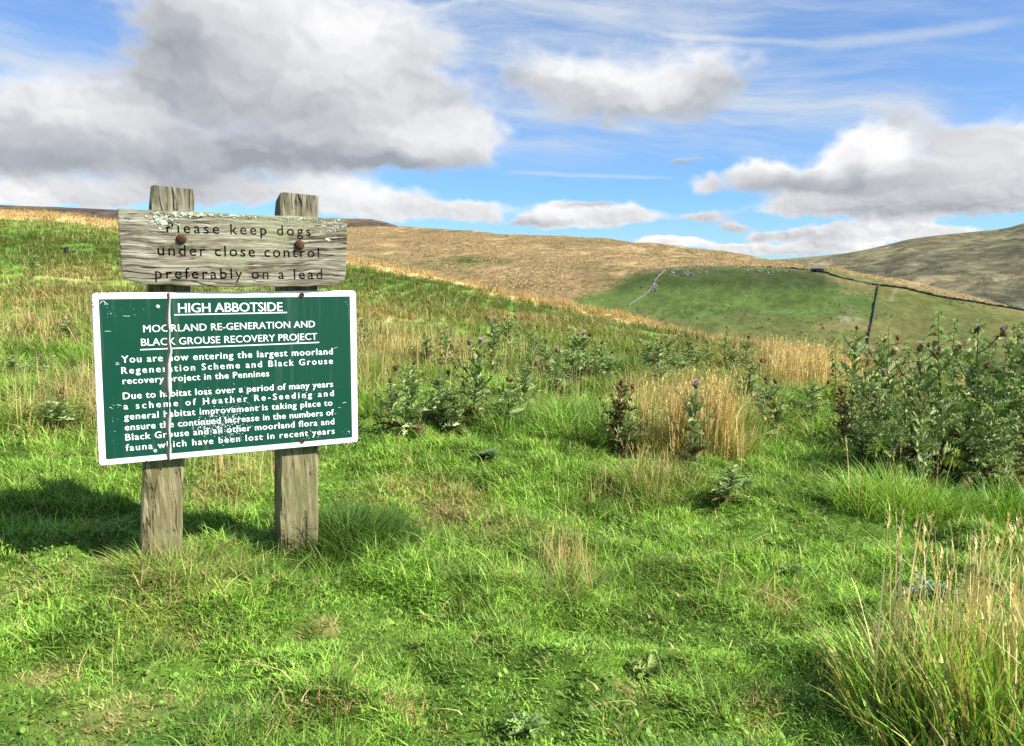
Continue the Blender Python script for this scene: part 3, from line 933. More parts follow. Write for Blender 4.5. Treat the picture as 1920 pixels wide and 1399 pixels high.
def thistle(label, px, py, top, kind='green', heads=('brown',), nheads=2, group=None, width=1.0, depth=None):
    """base pixel, top pixel row; depth moves it along the sight line's bearing to that distance instead."""
    if group == 'thistles of the thicket at the right edge': nheads = math.ceil(nheads * .65)
    i = PI_COUNT[0]; PI_COUNT[0] += 1
    rng = random.Random(i * 7 + 1)
    c = ground_pt(px, py)
    if depth:
        a = math.atan2(c[0], c[1]); x, y = math.sin(a) * depth, math.cos(a) * depth
        c = np.array((x, y, float(ground_z(x, y))))
    h = height_at(c, top, px)
    r = math.hypot(c[0], c[1])
    t = thing('thistle', label, 'thistle', (c[0], c[1], c[2] - .01), rng.uniform(0, 6.28), group)
    t.rotation_euler = (rng.gauss(0, .05), rng.gauss(0, .05), rng.uniform(0, 6.28))
    st, fo, hd = TH[kind][i % len(TH[kind])]
    sx = max(h, .45) * width * (1.15 if group == 'scattered thistles in the middle of the meadow' else 1.0)
    for nm, me in (('stem', st), ('foliage', fo)):
        o = child(nm, me, t); o.scale = (sx, sx, h)
    order = sorted(range(len(hd)), key=lambda q: -hd[q][0][2])
    for q in order[:nheads]:
        p, yaw = hd[q]
        kd = heads[rng.randrange(len(heads))]
        s = rng.uniform(.85, 1.15) * (1.1 if r < 7 else 1.2)
        b = child('flower_head', HEADS[kd][0], t, (p[0] * sx, p[1] * sx, p[2] * h), (rng.gauss(0, .3), rng.gauss(0, .3), yaw), s)
        child('tuft', HEADS[kd][1], b)
    return t


def nettle(label, px, py, top, group=None, depth=None):
    i = PI_COUNT[0]; PI_COUNT[0] += 1
    rng = random.Random(i * 5 + 2)
    c = ground_pt(px, py)
    if depth:
        a = math.atan2(c[0], c[1]); x, y = math.sin(a) * depth, math.cos(a) * depth
        c = np.array((x, y, float(ground_z(x, y))))
    h = height_at(c, top, px)
    t = thing('nettle', label, 'nettle', (c[0], c[1], c[2] - .01), rng.uniform(0, 6.28), group)
    st, fo = NET[i % 3]
    s = max(h * 1.0, .6)
    for nm, me in (('stem', st), ('foliage', fo)):
        o = child(nm, me, t); o.scale = (s, s, h)
    return t


G_MID = 'scattered thistles in the middle of the meadow'
thistle('bushy thistle just right of the big green panel, with brown lower leaves', 770, 822, 686, 'green', ('brown',), 3, G_MID, 1.05)
thistle('short thistle growing between the bushy one by the panel and the tall purple-tipped one', 828, 800, 705, 'green', ('brown',), 2, G_MID)
thistle('tallest thistle right of the green panel, purple buds at its tip', 888, 802, 632, 'green', ('purple', 'brown'), 5, G_MID, .8)
thistle('low thistle in the bright grass right of the tall purple-tipped one', 955, 806, 708, 'slim', ('brown',), 2, G_MID, 1.2)
thistle('thin thistle at the left front of the bushy one by the panel', 738, 808, 712, 'slim', ('brown',), 1, G_MID, 1.1)
thistle('thistle filling the gap in front of the tall purple-tipped one', 858, 812, 718, 'green', ('brown',), 1, G_MID, .8)
thistle('leafy thistle just behind the low one in the bright grass', 985, 760, 680, 'green', ('brown',), 1, G_MID, .9)
thistle('pale thistle between the leafy one and the broad pale one', 1040, 745, 655, 'slim', ('fluff',), 2, G_MID, 1.3)
thistle('withered brown thistle at the left end of the tall straw grass', 1158, 858, 712, 'dead', ('brown',), 3, G_MID, .72)
thistle('green thistle leaning against the withered brown one beside the straw grass', 1182, 852, 748, 'slim', ('brown',), 1, G_MID)
thistle('upright thistle in front of the tall straw grass', 1297, 880, 716, 'green', ('purple', 'brown'), 2, G_MID, .62)
thistle('thistle with brown stem standing right of the tall straw grass', 1458, 838, 712, 'green', ('purple', 'brown'), 2, G_MID, .80)
thistle('half withered thistle in the grass between the lone one and the thicket', 1578, 850, 728, 'dead', ('brown',), 2, G_MID, .7)
thistle('thistle leafing over the half withered one near the thicket', 1592, 838, 735, 'slim', ('brown',), 1, G_MID, 1.1)
thistle('low grey-green thistle in the turf below the straw grass', 1365, 940, 868, 'green', ('brown',), 0, G_MID, .9)
thistle('thistle right behind the tall purple-tipped one, half hidden by it', 925, 700, 596, 'green', ('brown', 'fluff'), 3, G_MID, .9)
thistle('slender thistle standing behind the panel thistles with two pale heads', 838, 690, 612, 'slim', ('fluff',), 2, G_MID, 1.0)
thistle('small thistle at the very edge of the green panel, on its right', 690, 660, 598, 'slim', ('brown', 'fluff'), 2, G_MID, 1.2)
thistle('leafy thistle in the middle distance, third right of the tall purple-tipped one', 1000, 690, 615, 'green', ('brown',), 2, G_MID, .9)
thistle('broad pale thistle beside the very dark tussock', 1072, 728, 625, 'green', ('fluff', 'brown'), 3, G_MID, 1.0)
thistle('thistle close behind the broad pale one beside the dark tussock', 1120, 712, 640, 'green', ('brown',), 2, G_MID, 1.0)
for lab, px, py, top, kd, hd_, n_, wd_ in (
        ('grey-green thistle left of the broad pale one, half sunk in grass', 1025, 712, 640, 'green', ('brown',), 2, 1.0),
        ('thistle crowding the broad pale one from behind', 1092, 705, 622, 'green', ('fluff',), 2, 1.1),
        ('thistle against the left side of the very dark tussock', 1138, 735, 665, 'green', ('brown',), 1, 1.0),
        ('feathery thistle standing in the back of the straw grass', 1240, 745, 672, 'slim', ('brown',), 1, 1.3),
        ('dark thistle at the right back corner of the straw grass', 1405, 760, 680, 'green', ('brown',), 1, .9),
        ('thistle between the straw grass and the golden stand', 1430, 790, 715, 'green', ('brown',), 2, .9),
        ('leafy thistle in front of the golden stand of dry grass', 1520, 800, 715, 'green', ('brown',), 1, 1.0),
        ('small thistle in the shade just left of the thicket', 1615, 880, 800, 'green', ('brown',), 0, 1.2),
        ('thistle on the open slope high above the tall purple-tipped one', 950, 650, 598, 'green', ('fluff',), 2, 1.2),
        ('thistle beside the slender one with two pale heads', 800, 690, 630, 'green', ('brown',), 1, 1.0)):
    thistle(lab, px, py, top, kd, hd_, n_, G_MID, wd_)
G_ROW = 'far row of thistles behind the straw grass'
for lab, px, py, top in (('dark thistle squeezed between the first two of the far row', 1232, 700, 645), ('low thistle before the middle of the far row', 1270, 706, 656),
                         ('low thistle right of the middle of the far row', 1306, 704, 652), ('thistle filling the far row left of the pointed one', 1375, 702, 650)):
    thistle(lab, px, py, top, 'green', ('brown',), 1, G_ROW, 1.2)
thistle('leftmost thistle of the far row behind the straw grass', 1215, 695, 640, 'green', ('fluff',), 2, G_ROW, 1.25)
thistle('pale-headed thistle second from the left in the far row', 1250, 692, 630, 'green', ('fluff',), 3, G_ROW, 1.2)
thistle('middle thistle of the far row behind the straw grass', 1288, 696, 634, 'green', ('fluff', 'brown'), 2, G_ROW, 1.25)
thistle('thistle just left of the thin tall one in the far row', 1325, 694, 640, 'green', ('brown',), 2, G_ROW, 1.2)
thistle('thin tall thistle rising above the far row onto the green pasture', 1358, 690, 612, 'slim', ('brown',), 1, G_ROW, .7)
thistle('pointed dark thistle right of the thin tall one, on the brow', 1395, 696, 630, 'green', ('brown',), 2, G_ROW, .9)
nettle('nettle standing in the golden grass on the brow, right of the far thistles', 1470, 690, 622)
nettle('shorter nettle beside the one in the golden grass on the brow', 1452, 700, 648)
# dim thistles on the hillside to the left
G_LEFT = 'small thistles on the slope left of the sign'
thistle('small dark thistle low on the slope at the left edge', 22, 712, 668, 'green', ('brown',), 1, G_LEFT, 1.2)
thistle('thistle in the pale grass between the left edge and the panel', 85, 715, 660, 'green', ('brown',), 1, G_LEFT, 1.1)
thistle('thistle in the straw close to the panel left side', 110, 800, 735, 'slim', ('brown',), 1, G_LEFT, 1.3)
thistle('thistle with one pale head left of the panel top corner', 130, 640, 600, 'green', ('fluff',), 1, G_LEFT, 1.2)
thistle('tiny thistle by the old wooden peg on the slope', 65, 505, 478, 'green', ('fluff',), 1, G_LEFT, 1.2)

# the thicket on the right
G_TH = 'thistles of the thicket at the right edge'
thistle('front left thistle of the thicket, low and dark', 1672, 905, 745, 'green', ('brown',), 1, G_TH, .75)
thistle('brown-headed thistle at the left shoulder of the thicket', 1640, 850, 690, 'slim', ('brown', 'fluff'), 3, G_TH, .9)
thistle('thistle of the thicket with a pair of lilac heads on its left side', 1710, 890, 640, 'green', ('purple', 'brown', 'fluff'), 4, G_TH, .75)
thistle('dense middle thistle of the thicket with brown seed heads', 1765, 905, 650, 'green', ('brown', 'fluff'), 5, G_TH, .85)
thistle('tallest thistle of the thicket, purple flowers against the far pasture', 1800, 885, 606, 'slim', ('purple', 'brown', 'brown'), 5, G_TH, 1.0)
thistle('purple-flowered thistle next right of the tallest one', 1862, 885, 622, 'green', ('purple', 'brown', 'brown'), 4, G_TH, .7)
thistle('thistle at the right edge of the photo with white down', 1915, 890, 650, 'green', ('fluff', 'brown'), 4, G_TH, .9)
thistle('front right thistle of the thicket with bare lower stems', 1840, 925, 700, 'green', ('brown',), 2, G_TH, .85)
thistle('brown withered thistle low at the right edge of the thicket', 1905, 925, 800, 'dead', ('brown',), 2, G_TH, .9)
thistle('thistle filling the thicket between the left shoulder and the middle', 1730, 930, 735, 'slim', ('brown',), 1, G_TH, .9)
thistle('slim thistle rising out of the thicket left of the lilac pair', 1672, 830, 632, 'slim', ('purple', 'brown'), 3, G_TH, .9)
thistle('pale thistle behind the brown-headed left shoulder of the thicket', 1610, 800, 650, 'slim', ('fluff',), 2, G_TH, .8)
thistle('far thistle of the thicket against the pasture wall', 1590, 760, 610, 'slim', ('fluff', 'brown'), 3, G_TH, .9)
thistle('deep green thistle at the back of the thicket', 1765, 840, 655, 'green', ('brown',), 2, G_TH, .9)
thistle('thistle beyond the right edge leaning into the photo', 1960, 910, 640, 'green', ('fluff', 'brown'), 3, G_TH, .9)
thistle('low thistle spreading under the purple-flowered pair', 1885, 955, 800, 'green', ('brown',), 0, G_TH, .9)
thistle('back row thistle under the far pasture corner', 1650, 790, 640, 'green', ('brown', 'fluff'), 3, G_TH, .9)
thistle('back row thistle behind the tallest one', 1835, 830, 648, 'green', ('brown',), 2, G_TH, .9)
for lab, px, py, top in (
        ('nettle at the left end of the thicket top, under the short field wall', 1565, 760, 628),
        ('nettle just right of the lower end of the short field wall', 1640, 780, 622), ('nettle pushing up between thicket and short field wall', 1662, 800, 612),
        ('nettle left of the tallest thistle, highest leaf tip of the thicket', 1755, 830, 582), ('nettle close beside the highest leaf tip of the thicket', 1776, 820, 596),
        ('nettle behind the lilac pair of heads', 1700, 800, 630), ('nettle right of the purple-flowered thistle', 1882, 830, 604),
        ('nettle next to the right edge, behind the white down', 1905, 850, 600), ('nettle between the two purple-flowered thistles', 1830, 820, 600),
        ('short nettle in the middle of the thicket back', 1730, 800, 628), ('nettle leaning out of the thicket over the right edge', 1935, 850, 610),
        ('nettle at the foot of the golden grass, left of the thicket', 1520, 770, 700)):
    nettle(lab, px, py, top, 'nettles growing through the thicket')


def rosette_meshes(seed, col):
    rng = np.random.default_rng(seed)
    fo = Acc()
    n = 26
    for i in range(n):
        L = rng.uniform(.5, 1.1)
        put_leaf(fo, LEAVES[i % 3], (0, 0, .02), i * 2.399, rng.uniform(.15, .8), rng.normal(0, .4), L, np.asarray(col) * rng.uniform(.6, 1.3), rng, .75)
    o = fo.build('thistle_rosette', M_LEAF)
    return o


for lab, px, py, sz, col in (
        ('silvery thistle rosette in the little tussock with pale stalks', 1062, 1078, .085, (.24, .32, .13)),
        ('pale thistle rosette at the bottom edge of the turf', 985, 1385, .085, (.21, .33, .09)),
        ('ragged thistle rosette with brown leaves low in the foreground turf', 1215, 1280, .095, (.20, .27, .07)),
        ('grey-green thistle rosette in the turf left of the golden corner grass', 1480, 1085, .085, (.21, .32, .10)),
        ('feathery thistle rosette in front of the thicket', 1665, 935, .14, (.20, .30, .12)),
        ('white-veined thistle rosette under the right part of the thicket', 1800, 910, .16, (.26, .34, .18)),
        ('thistle rosette nearest the foot of the upright thistle in the straw', 1390, 925, .12, (.15, .23, .10)),
        ('small thistle rosette in the turf right of the panel thistles', 915, 865, .12, (.13, .20, .09)),
        ('pale thistle rosette among the golden corner stalks', 1740, 1130, .14, (.18, .25, .15))):
    c = ground_pt(px, py)
    o = rosette_meshes(int(px), col)
    o.location = (c[0], c[1], c[2] + .02); o.scale = (sz * .85, sz * .85, sz * .6)
    tag(o, lab, 'thistle rosette', 'thistle rosettes in the turf')

# ------------------------------------------------------------------ the sign
YAW = math.radians(64)
SX = np.array((math.sin(YAW), math.cos(YAW), 0.0)); SN = np.array((SX[1], -SX[0], 0.0))      # along the sign; towards the camera
P0 = pix_dir(420, 700); P0 = P0 / np.linalg.norm(P0) * 3.2
foot = ground_pt(430, 1005)
ORG = P0 + SX * 0.0
ORG = np.array((P0[0], P0[1], float(ground_z(P0[0], P0[1]))))


def loc2(px, py, front=0.0):
    """Sign coordinates (along, height) of a pixel on the plane 'front' metres before the posts' faces."""
    d = pix_dir(px, py)
    q = ORG + SN * front
    P = d * (SN @ q) / (SN @ d)
    return float((P - ORG) @ SX), float(P[2] - ORG[2])


def wood_mat(name, grain_axis, base, dark, pale, lichen, lic_amt, scale=1.0, crack=1.0):
    m, k, out = new_mat(name)
    tc = k.node('ShaderNodeTexCoord')
    o = tc.outputs['Object']
    st = {'x': (1.6, 14, 26), 'z': (16, 16, 1.7)}[grain_axis]
    st = tuple(s * scale for s in st)
    wob = k.noise(k.v('MULTIPLY', o, (3, 3, 3)), 1, 3, .5, color=True)
    ow = k.v('MULTIPLY_ADD', k.v('SUBTRACT', wob, (.5, .5, .5)), (.05, .05, .05), o)
    g1 = k.noise(k.v('MULTIPLY', ow, st), 1.4, 8, .68)
    g2 = k.noise(k.v('MULTIPLY', ow, tuple(s * 4.2 for s in st)), 1.0, 5, .7)
    blot = k.noise(o, 5.5, 6, .65)
    spk = k.noise(o, 60, 4, .7)
    c = k.mix(k.ramp(g1, .30, .68), dark, base)
    c = k.mix(k.ramp(g2, .47, .66, 0, .9), c, pale)
    c = k.mix(k.ramp(g2, .44, .30, 0, .80 * crack), c, tuple(v * .35 for v in dark))
    c = k.mix(k.ramp(blot, .52, .72, 0, .55), c, tuple(v * .75 for v in base))
    c = k.mix(k.m('MULTIPLY', k.ramp(blot, .50, .36), k.ramp(spk, .40, .62, .2, lic_amt)), c, lichen)
    if grain_axis == 'z':                                  # posts: grey weathered heads, feet darker towards the ground
        zz = k.m('MULTIPLY_ADD', k.m('SUBTRACT', blot, .5), .35, k.sep(o)[2])
        c = k.mix(k.ramp(zz, 1.25, 1.40, 0, .8), c, k.mix(k.ramp(g2, .35, .6), (.075, .065, .040), (.26, .25, .19)))
        c = k.mix(k.ramp(zz, .16, .0, 0, .7), c, (.075, .07, .03))
    split = k.noise(k.v('MULTIPLY', ow, tuple(q_ * 1.6 for q_ in st)), 1.0, 2, .5)
    sp = k.ramp(k.m('ABSOLUTE', k.m('SUBTRACT', split, .5)), .0, .032, 1, 0)
    sp = k.m('MULTIPLY', sp, k.ramp(blot, .42, .60))
    c = k.mix(k.m('MULTIPLY', sp, .85), c, (.03, .024, .016))
    hgt = k.m('ADD', k.m('MULTIPLY', g1, .7), k.m('MULTIPLY', g2, .5))
    hgt = k.m('SUBTRACT', hgt, k.m('MULTIPLY', sp, .8))
    principled(k, out, c, .9, .12, hgt, 1.0, .009)
    return m


M_BOARD = wood_mat('weathered_board', 'x', (.285, .255, .185), (.080, .062, .040), (.47, .445, .37), (.27, .29, .16), 1.0)
M_POST = wood_mat('weathered_post', 'z', (.25, .215, .110), (.13, .11, .05), (.33, .30, .18), (.19, .21, .08), .6, .8, .8)
M_POSTTOP = M_POST
m_, k_, o_ = new_mat('carved_letter_dirt'); tc_ = k_.node('ShaderNodeTexCoord')
principled(k_, o_, k_.mix(k_.ramp(k_.noise(tc_.outputs['Object'], 16, 4, .6), .48, .62), (.022, .018, .012), (.15, .125, .085)), .95, .05); M_CARVE = m_


def plate_mat(name, col, rough, dirt, dirt_col):
    m, k, out = new_mat(name)
    tc = k.node('ShaderNodeTexCoord')
    n = k.noise(tc.outputs['Object'], 7, 6, .6); n2 = k.noise(tc.outputs['Object'], 90, 3, .6)
    c = k.mix(k.m('MULTIPLY', k.ramp(n, .45, .75), dirt), col, dirt_col)
    c = k.mix(k.ramp(n2, .66, .74, 0, dirt), c, dirt_col)
    run = k.noise(k.v('MULTIPLY', tc.outputs['Object'], (34, 1, 1.6)), 1.0, 4, .6)
    c = k.mix(k.m('MULTIPLY', k.ramp(run, .52, .74), dirt * .9), c, tuple(.55 * a_ + .45 * b_ for a_, b_ in zip(dirt_col, (.30, .31, .24))))
    principled(k, out, c, k.ramp(n, .3, .7, rough, rough + .2), .22, n, .12, .004)
    return m


M_WHITE = plate_mat('white_enamel', (.80, .80, .79), .38, .10, (.55, .55, .50))
M_GREEN = plate_mat('green_enamel', (.001, .055, .031), .55, .25, (.003, .070, .042))
M_LETTER = plate_mat('white_lettering', (.78, .80, .79), .45, .06, (.5, .6, .55))
M_STEEL = plate_mat('dull_steel', (.45, .46, .46), .45, .3, (.25, .24, .22))
M_CRACKDARK = plate_mat('crack_dark', (.06, .062, .055), .9, .5, (.12, .11, .09))
M_CRACKGREY = plate_mat('weathered_crack', (.46, .47, .45), .8, .7, (.26, .26, .23))


def rust_mat():
    m, k, out = new_mat('rust')
    tc = k.node('ShaderNodeTexCoord')
    n = k.noise(tc.outputs['Object'], 90, 6, .7)
    c = k.mix(k.ramp(n, .35, .65), (.035, .017, .011), (.125, .055, .030))
    principled(k, out, c, .85, .2, n, .6, .002)
    return m


M_RUST = rust_mat()

sign = thing('information_sign', 'two-post country sign with a green notice panel under a weathered dog-control board', 'sign', tuple(ORG), math.atan2(SX[1], SX[0]))
# local axes of the sign: x along it, y away from the viewer, z up; the front faces of the posts lie at y = 0


def post(px_top, px_bot, y_top, y_base, depth):
    """px_top/px_bot: front face's left and right pixel at top and bottom rows."""
    bm = bmesh.new()
    (l1, z1), (r1, z1r) = loc2(px_top[0], y_top[0]), loc2(px_top[1], y_top[1])
    (l0, z0), (r0, _) = loc2(px_bot[0], y_base), loc2(px_bot[1], y_base)
    ext = -0.25
    n = 24; rows = []
    rg = random.Random(int(px_top[0]))
    for i in range(n + 1):
        t = i / n
        zl = ext + (z1 - ext) * t; zr = ext + (z1r - ext) * t
        f = (zl - z0) / (z1 - z0)
        L = l0 + (l1 - l0) * f; R = r0 + (r1 - r0) * f
        ch = .007 if i < n else .010
        j = lambda: rg.gauss(0, .0012)
        top = (0.004 if i == n else 0)
        zb = lambda z: z - top
        back = -0.02 if i == n else 0
        ring = [(L + ch + j(), 0 + j(), zl), (R - ch + j(), 0 + j(), zr), (R + j(), ch + j(), zb(zr)), (R + j(), depth - ch, zb(zr) + back), (R - ch + j(), depth, zr + back), (L + ch + j(), depth, zl + back), (L + j(), depth - ch, zb(zl) + back), (L + j(), ch + j(), zb(zl))]
        rows.append([bm.verts.new(v) for v in ring])
    for a, b in zip(rows, rows[1:]):
        for q in range(8):
            bm.faces.new((a[q], a[(q + 1) % 8], b[(q + 1) % 8], b[q]))
    top = rows[-1]
    c = bm.verts.new((sum(v.co.x for v in top) / 8, depth / 2, sum(v.co.z for v in top) / 8 + .006))
    for q in range(8): bm.faces.new((top[q], top[(q + 1) % 8], c))
    return bm_obj('post', bm, M_POST, sign)


post((283, 365), (264, 342), (347, 355), 1000, .15)
post((526, 598), (524, 597), (360, 367), 1000, .13)

BF = 0.058      # board's front face stands this far before the posts
PF = 0.034      # front of the white panel


def text_mesh(s, cap_h, width, bold=0.0, spacing=True):
    """A flat lettering mesh: origin at the baseline's left end, fitted to a width."""
    cu = bpy.data.curves.new('lettering', 'FONT')
    cu.body = s; cu.size = cap_h / 0.682
    cu.offset = bold * cap_h
    cu.resolution_u = 3
    ob = bpy.data.objects.new('lettering', cu); COL.objects.link(ob)
    def get():
        dg = bpy.context.evaluated_depsgraph_get()
        me = bpy.data.meshes.new_from_object(ob.evaluated_get(dg))
        co = np.array([v.co[:] for v in me.vertices])
        return me, co[:, 0].min(), co[:, 0].max()
    me, a, b = get(); w1 = b - a
    if spacing and len(s) > 1:
        cu.space_character = 1.2; bpy.data.meshes.remove(me); me, a, b = get(); w2 = b - a
        sc = 1 + 0.2 * (width - w1) / max(1e-6, w2 - w1)
        cu.space_character = min(1.9, max(0.90, sc)); bpy.data.meshes.remove(me); me, a, b = get()
    fx = width / (b - a)
    for v in me.vertices:
        v.co.x = (v.co.x - a) * fx
    bpy.data.objects.remove(ob); bpy.data.curves.remove(cu)
    return me


def add_text(bm, s, p0, p1, cap_px, front, bold=0.0, thick=0.0012, xs=None):
    """Lettering between two baseline pixels, standing on the sign plane at 'front', extruded by 'thick'."""
    (x0, z0), (x1, z1) = loc2(p0[0], p0[1], front), loc2(p1[0], p1[1], front)
    (_, zc) = loc2(p0[0], p0[1] - cap_px, front)
    L = math.hypot(x1 - x0, z1 - z0); ang = math.atan2(z1 - z0, x1 - x0)
    me = text_mesh(s, abs(zc - z0), L, bold)
    b2 = bmesh.new(); b2.from_mesh(me); bpy.data.meshes.remove(me)
    bmesh.ops.remove_doubles(b2, verts=b2.verts, dist=1e-6)
    if thick:
        ret = bmesh.ops.extrude_face_region(b2, geom=b2.faces[:])
        for v in ret['geom']:
            if isinstance(v, bmesh.types.BMVert): v.co.z += thick
    M = Matrix.Translation((x0, -front, z0)) @ Matrix.Rotation(-ang, 4, 'Y') @ Matrix.Rotation(math.pi / 2, 4, 'X')
    bmesh.ops.transform(b2, matrix=M, verts=b2.verts)
    if thick: bmesh.ops.recalc_face_normals(b2, faces=b2.faces)
    m2 = bpy.data.meshes.new('t'); b2.to_mesh(m2); b2.free()
    bm.from_mesh(m2); bpy.data.meshes.remove(m2)


def build_board():
    out_px = [(220.3, 391), (260, 392.5), (300, 394), (340, 396), (380, 397), (420, 400), (460, 401.5), (500, 403.5), (540, 405), (580, 407), (620, 408.5), (651.4, 410.3),
              (651.2, 440), (650.6, 470), (649.5, 500), (648.3, 517), (646.5, 525), (641, 530.5), (633, 534.5), (610, 536), (580, 537.5), (550, 537), (520, 538), (490, 537), (460, 538.5), (430, 537.5), (400, 538), (370, 537), (347, 536.5),
              (320, 533.5), (295, 533.5), (270, 532.5), (250, 528.5), (236, 524), (229, 518), (226.5, 505), (225.5, 480), (224, 455), (223.2, 445.5), (222.0, 442.5), (222.0, 441.0), (222.3, 438), (221.3, 415)]
    rg = random.Random(4)
    pts = [loc2(x + rg.gauss(0, .25), y + rg.gauss(0, .45), BF) for x, y in out_px]
    bm = bmesh.new()
    vs = [bm.verts.new((x, -BF, z)) for x, z in pts]
    f = bm.faces.new(vs)
    r = bmesh.ops.extrude_face_region(bm, geom=[f])
    for v in r['geom']:
        if isinstance(v, bmesh.types.BMVert): v.co.y += BF - 0.001
    bmesh.ops.recalc_face_normals(bm, faces=bm.faces)
    edges = [e for e in bm.edges if abs(e.verts[0].co.y + BF) < 1e-4 and abs(e.verts[1].co.y + BF) < 1e-4]
    bmesh.ops.bevel(bm, geom=edges, offset=.005, segments=2, affect='EDGES', profile=.6)
    board = bm_obj('board', bm, M_BOARD, sign)
    board.data.materials.append(M_CARVE)
    # routed lettering and the long crack are cut out of the wood
    Z = lambda X, Y: (150 + X / 3.556, 330 + Y / 3.556)
    ct = bmesh.new()
    for s, a, b, cap in (('Please keep dogs', (575, 379), (1535, 402), 70), ('under close control', (517, 530), (1592, 545), 72), ('preferably on a lead', (500, 683), (1612, 688), 70)):
        add_text(ct, s, Z(*a), Z(*b), cap / 3.556, BF - .010, .013, .016)
    cm = bpy.data.meshes.new('cut'); ct.to_mesh(cm); ct.free()
    cm.materials.append(M_BOARD); cm.materials.append(M_CARVE)
    for p in cm.polygons: p.material_index = 1
    co = bpy.data.objects.new('cut', cm); COL.objects.link(co); co.parent = sign
    bpy.context.view_layer.update()
    md = board.modifiers.new('carve', 'BOOLEAN'); md.operation = 'DIFFERENCE'; md.object = co; md.solver = 'EXACT'; md.use_self = True
    dg = bpy.context.evaluated_depsgraph_get()
    me = bpy.data.meshes.new_from_object(board.evaluated_get(dg))
    ok = len(me.polygons) > 400
    board.modifiers.clear()
    if ok:
        board.data = me
    bpy.data.objects.remove(co)
    print('carved', ok, len(me.polygons))
    # bolts with domed heads
    for X, Y, rp in ((676, 421, 10.2), (1463, 460, 9.4)):
        x, z = loc2(*Z(X, Y), BF); x2, _ = loc2(Z(X, Y)[0] + rp, Z(X, Y)[1], BF)
        rr = (x2 - x)
        bb = bmesh.new()
        prof = [(1.0, 0), (1.0, .12), (.94, .32), (.8, .5), (.55, .64), (.28, .71), (.02, .73)]
        n = 20; rows = []
        for q, hh in prof:
            rows.append([bb.verts.new((x + rr * q * math.cos(2 * math.pi * i / n), -BF - rr * hh + .0005, z + rr * q * math.sin(2 * math.pi * i / n))) for i in range(n)])
        for a, b in zip(rows, rows[1:]):
            for i in range(n): bb.faces.new((a[i], a[(i + 1) % n], b[(i + 1) % n], b[i]))
        bb.faces.new(rows[-1])
        bm_obj('bolt', bb, M_RUST, board, True)
    # lichen crusts: small raised scales on the upper edge and near the first word
    rng = np.random.default_rng(9)
    lb = bmesh.new()
    for (cx, cy, sx_, sy_, n) in ((640, 245, 75, 14, 90), (560, 305, 45, 22, 55), (780, 240, 40, 12, 40), (1000, 258, 160, 8, 50), (1660, 425, 14, 6, 10), (1680, 330, 60, 30, 26), (1500, 250, 80, 12, 30)):
        for _ in range(n):
            X, Y = rng.normal(cx, sx_), rng.normal(cy, sy_)
            if Y < 226 + (X - 250) * .0447: Y = 226 + (X - 250) * .0447 + abs(rng.normal(0, 6))
            x, z = loc2(*Z(X, Y), BF)
            s = rng.uniform(.0025, .0065)
            vs = [lb.verts.new((x + s * math.cos(a + .3) * rng.uniform(.6, 1.2), -BF - .0015 - rng.uniform(0, .0012), z + .8 * s * math.sin(a + .3) * rng.uniform(.6, 1.2))) for a in np.arange(7) / 7 * 6.283]
            f = lb.faces.new(vs)
            r = bmesh.ops.extrude_face_region(lb, geom=[f])
            for v in r['geom']:
                if isinstance(v, bmesh.types.BMVert): v.co.y += .0035
    m, k, out = new_mat('lichen_crust')
    tc = k.node('ShaderNodeTexCoord'); nn = k.noise(tc.outputs['Object'], 45, 4, .6)
    principled(k, out, k.mix(k.ramp(nn, .38, .62), (.20, .23, .12), (.50, .54, .46)), .95, .05)
    bm_obj('lichen', lb, m, board)['kind'] = 'stuff'
    return board


board = build_board()


def slab(pts, y_front, y_back, mat, name, parent, bev=0.0):
    bm = bmesh.new()
    f = bm.faces.new([bm.verts.new((x, y_front, z)) for x, z in pts])
    r = bmesh.ops.extrude_face_region(bm, geom=[f])
    for v in r['geom']:
        if isinstance(v, bmesh.types.BMVert): v.co.y = y_back
    bmesh.ops.recalc_face_normals(bm, faces=bm.faces)
    if bev:
        ed = [e for e in bm.edges if abs(e.verts[0].co.y - y_front) < 1e-6 and abs(e.verts[1].co.y - y_front) < 1e-6]
        bmesh.ops.bevel(bm, geom=ed, offset=bev, segments=2, affect='EDGES')
    return bm_obj(name, bm, mat, parent)


def rounded(quad, r, n=5):
    out = []
    q = [Vector(p) for p in quad]
    for i in range(4):
        p, a, b = q[i], q[i - 1], q[(i + 1) % 4]
        u = (a - p).normalized(); v = (b - p).normalized()
        for s in range(n + 1):
            t = s / n
            pa = p + u * r; pb = p + v * r
            out.append(tuple(pa * (1 - t) ** 2 + p * 2 * t * (1 - t) + pb * t * t))
    return out


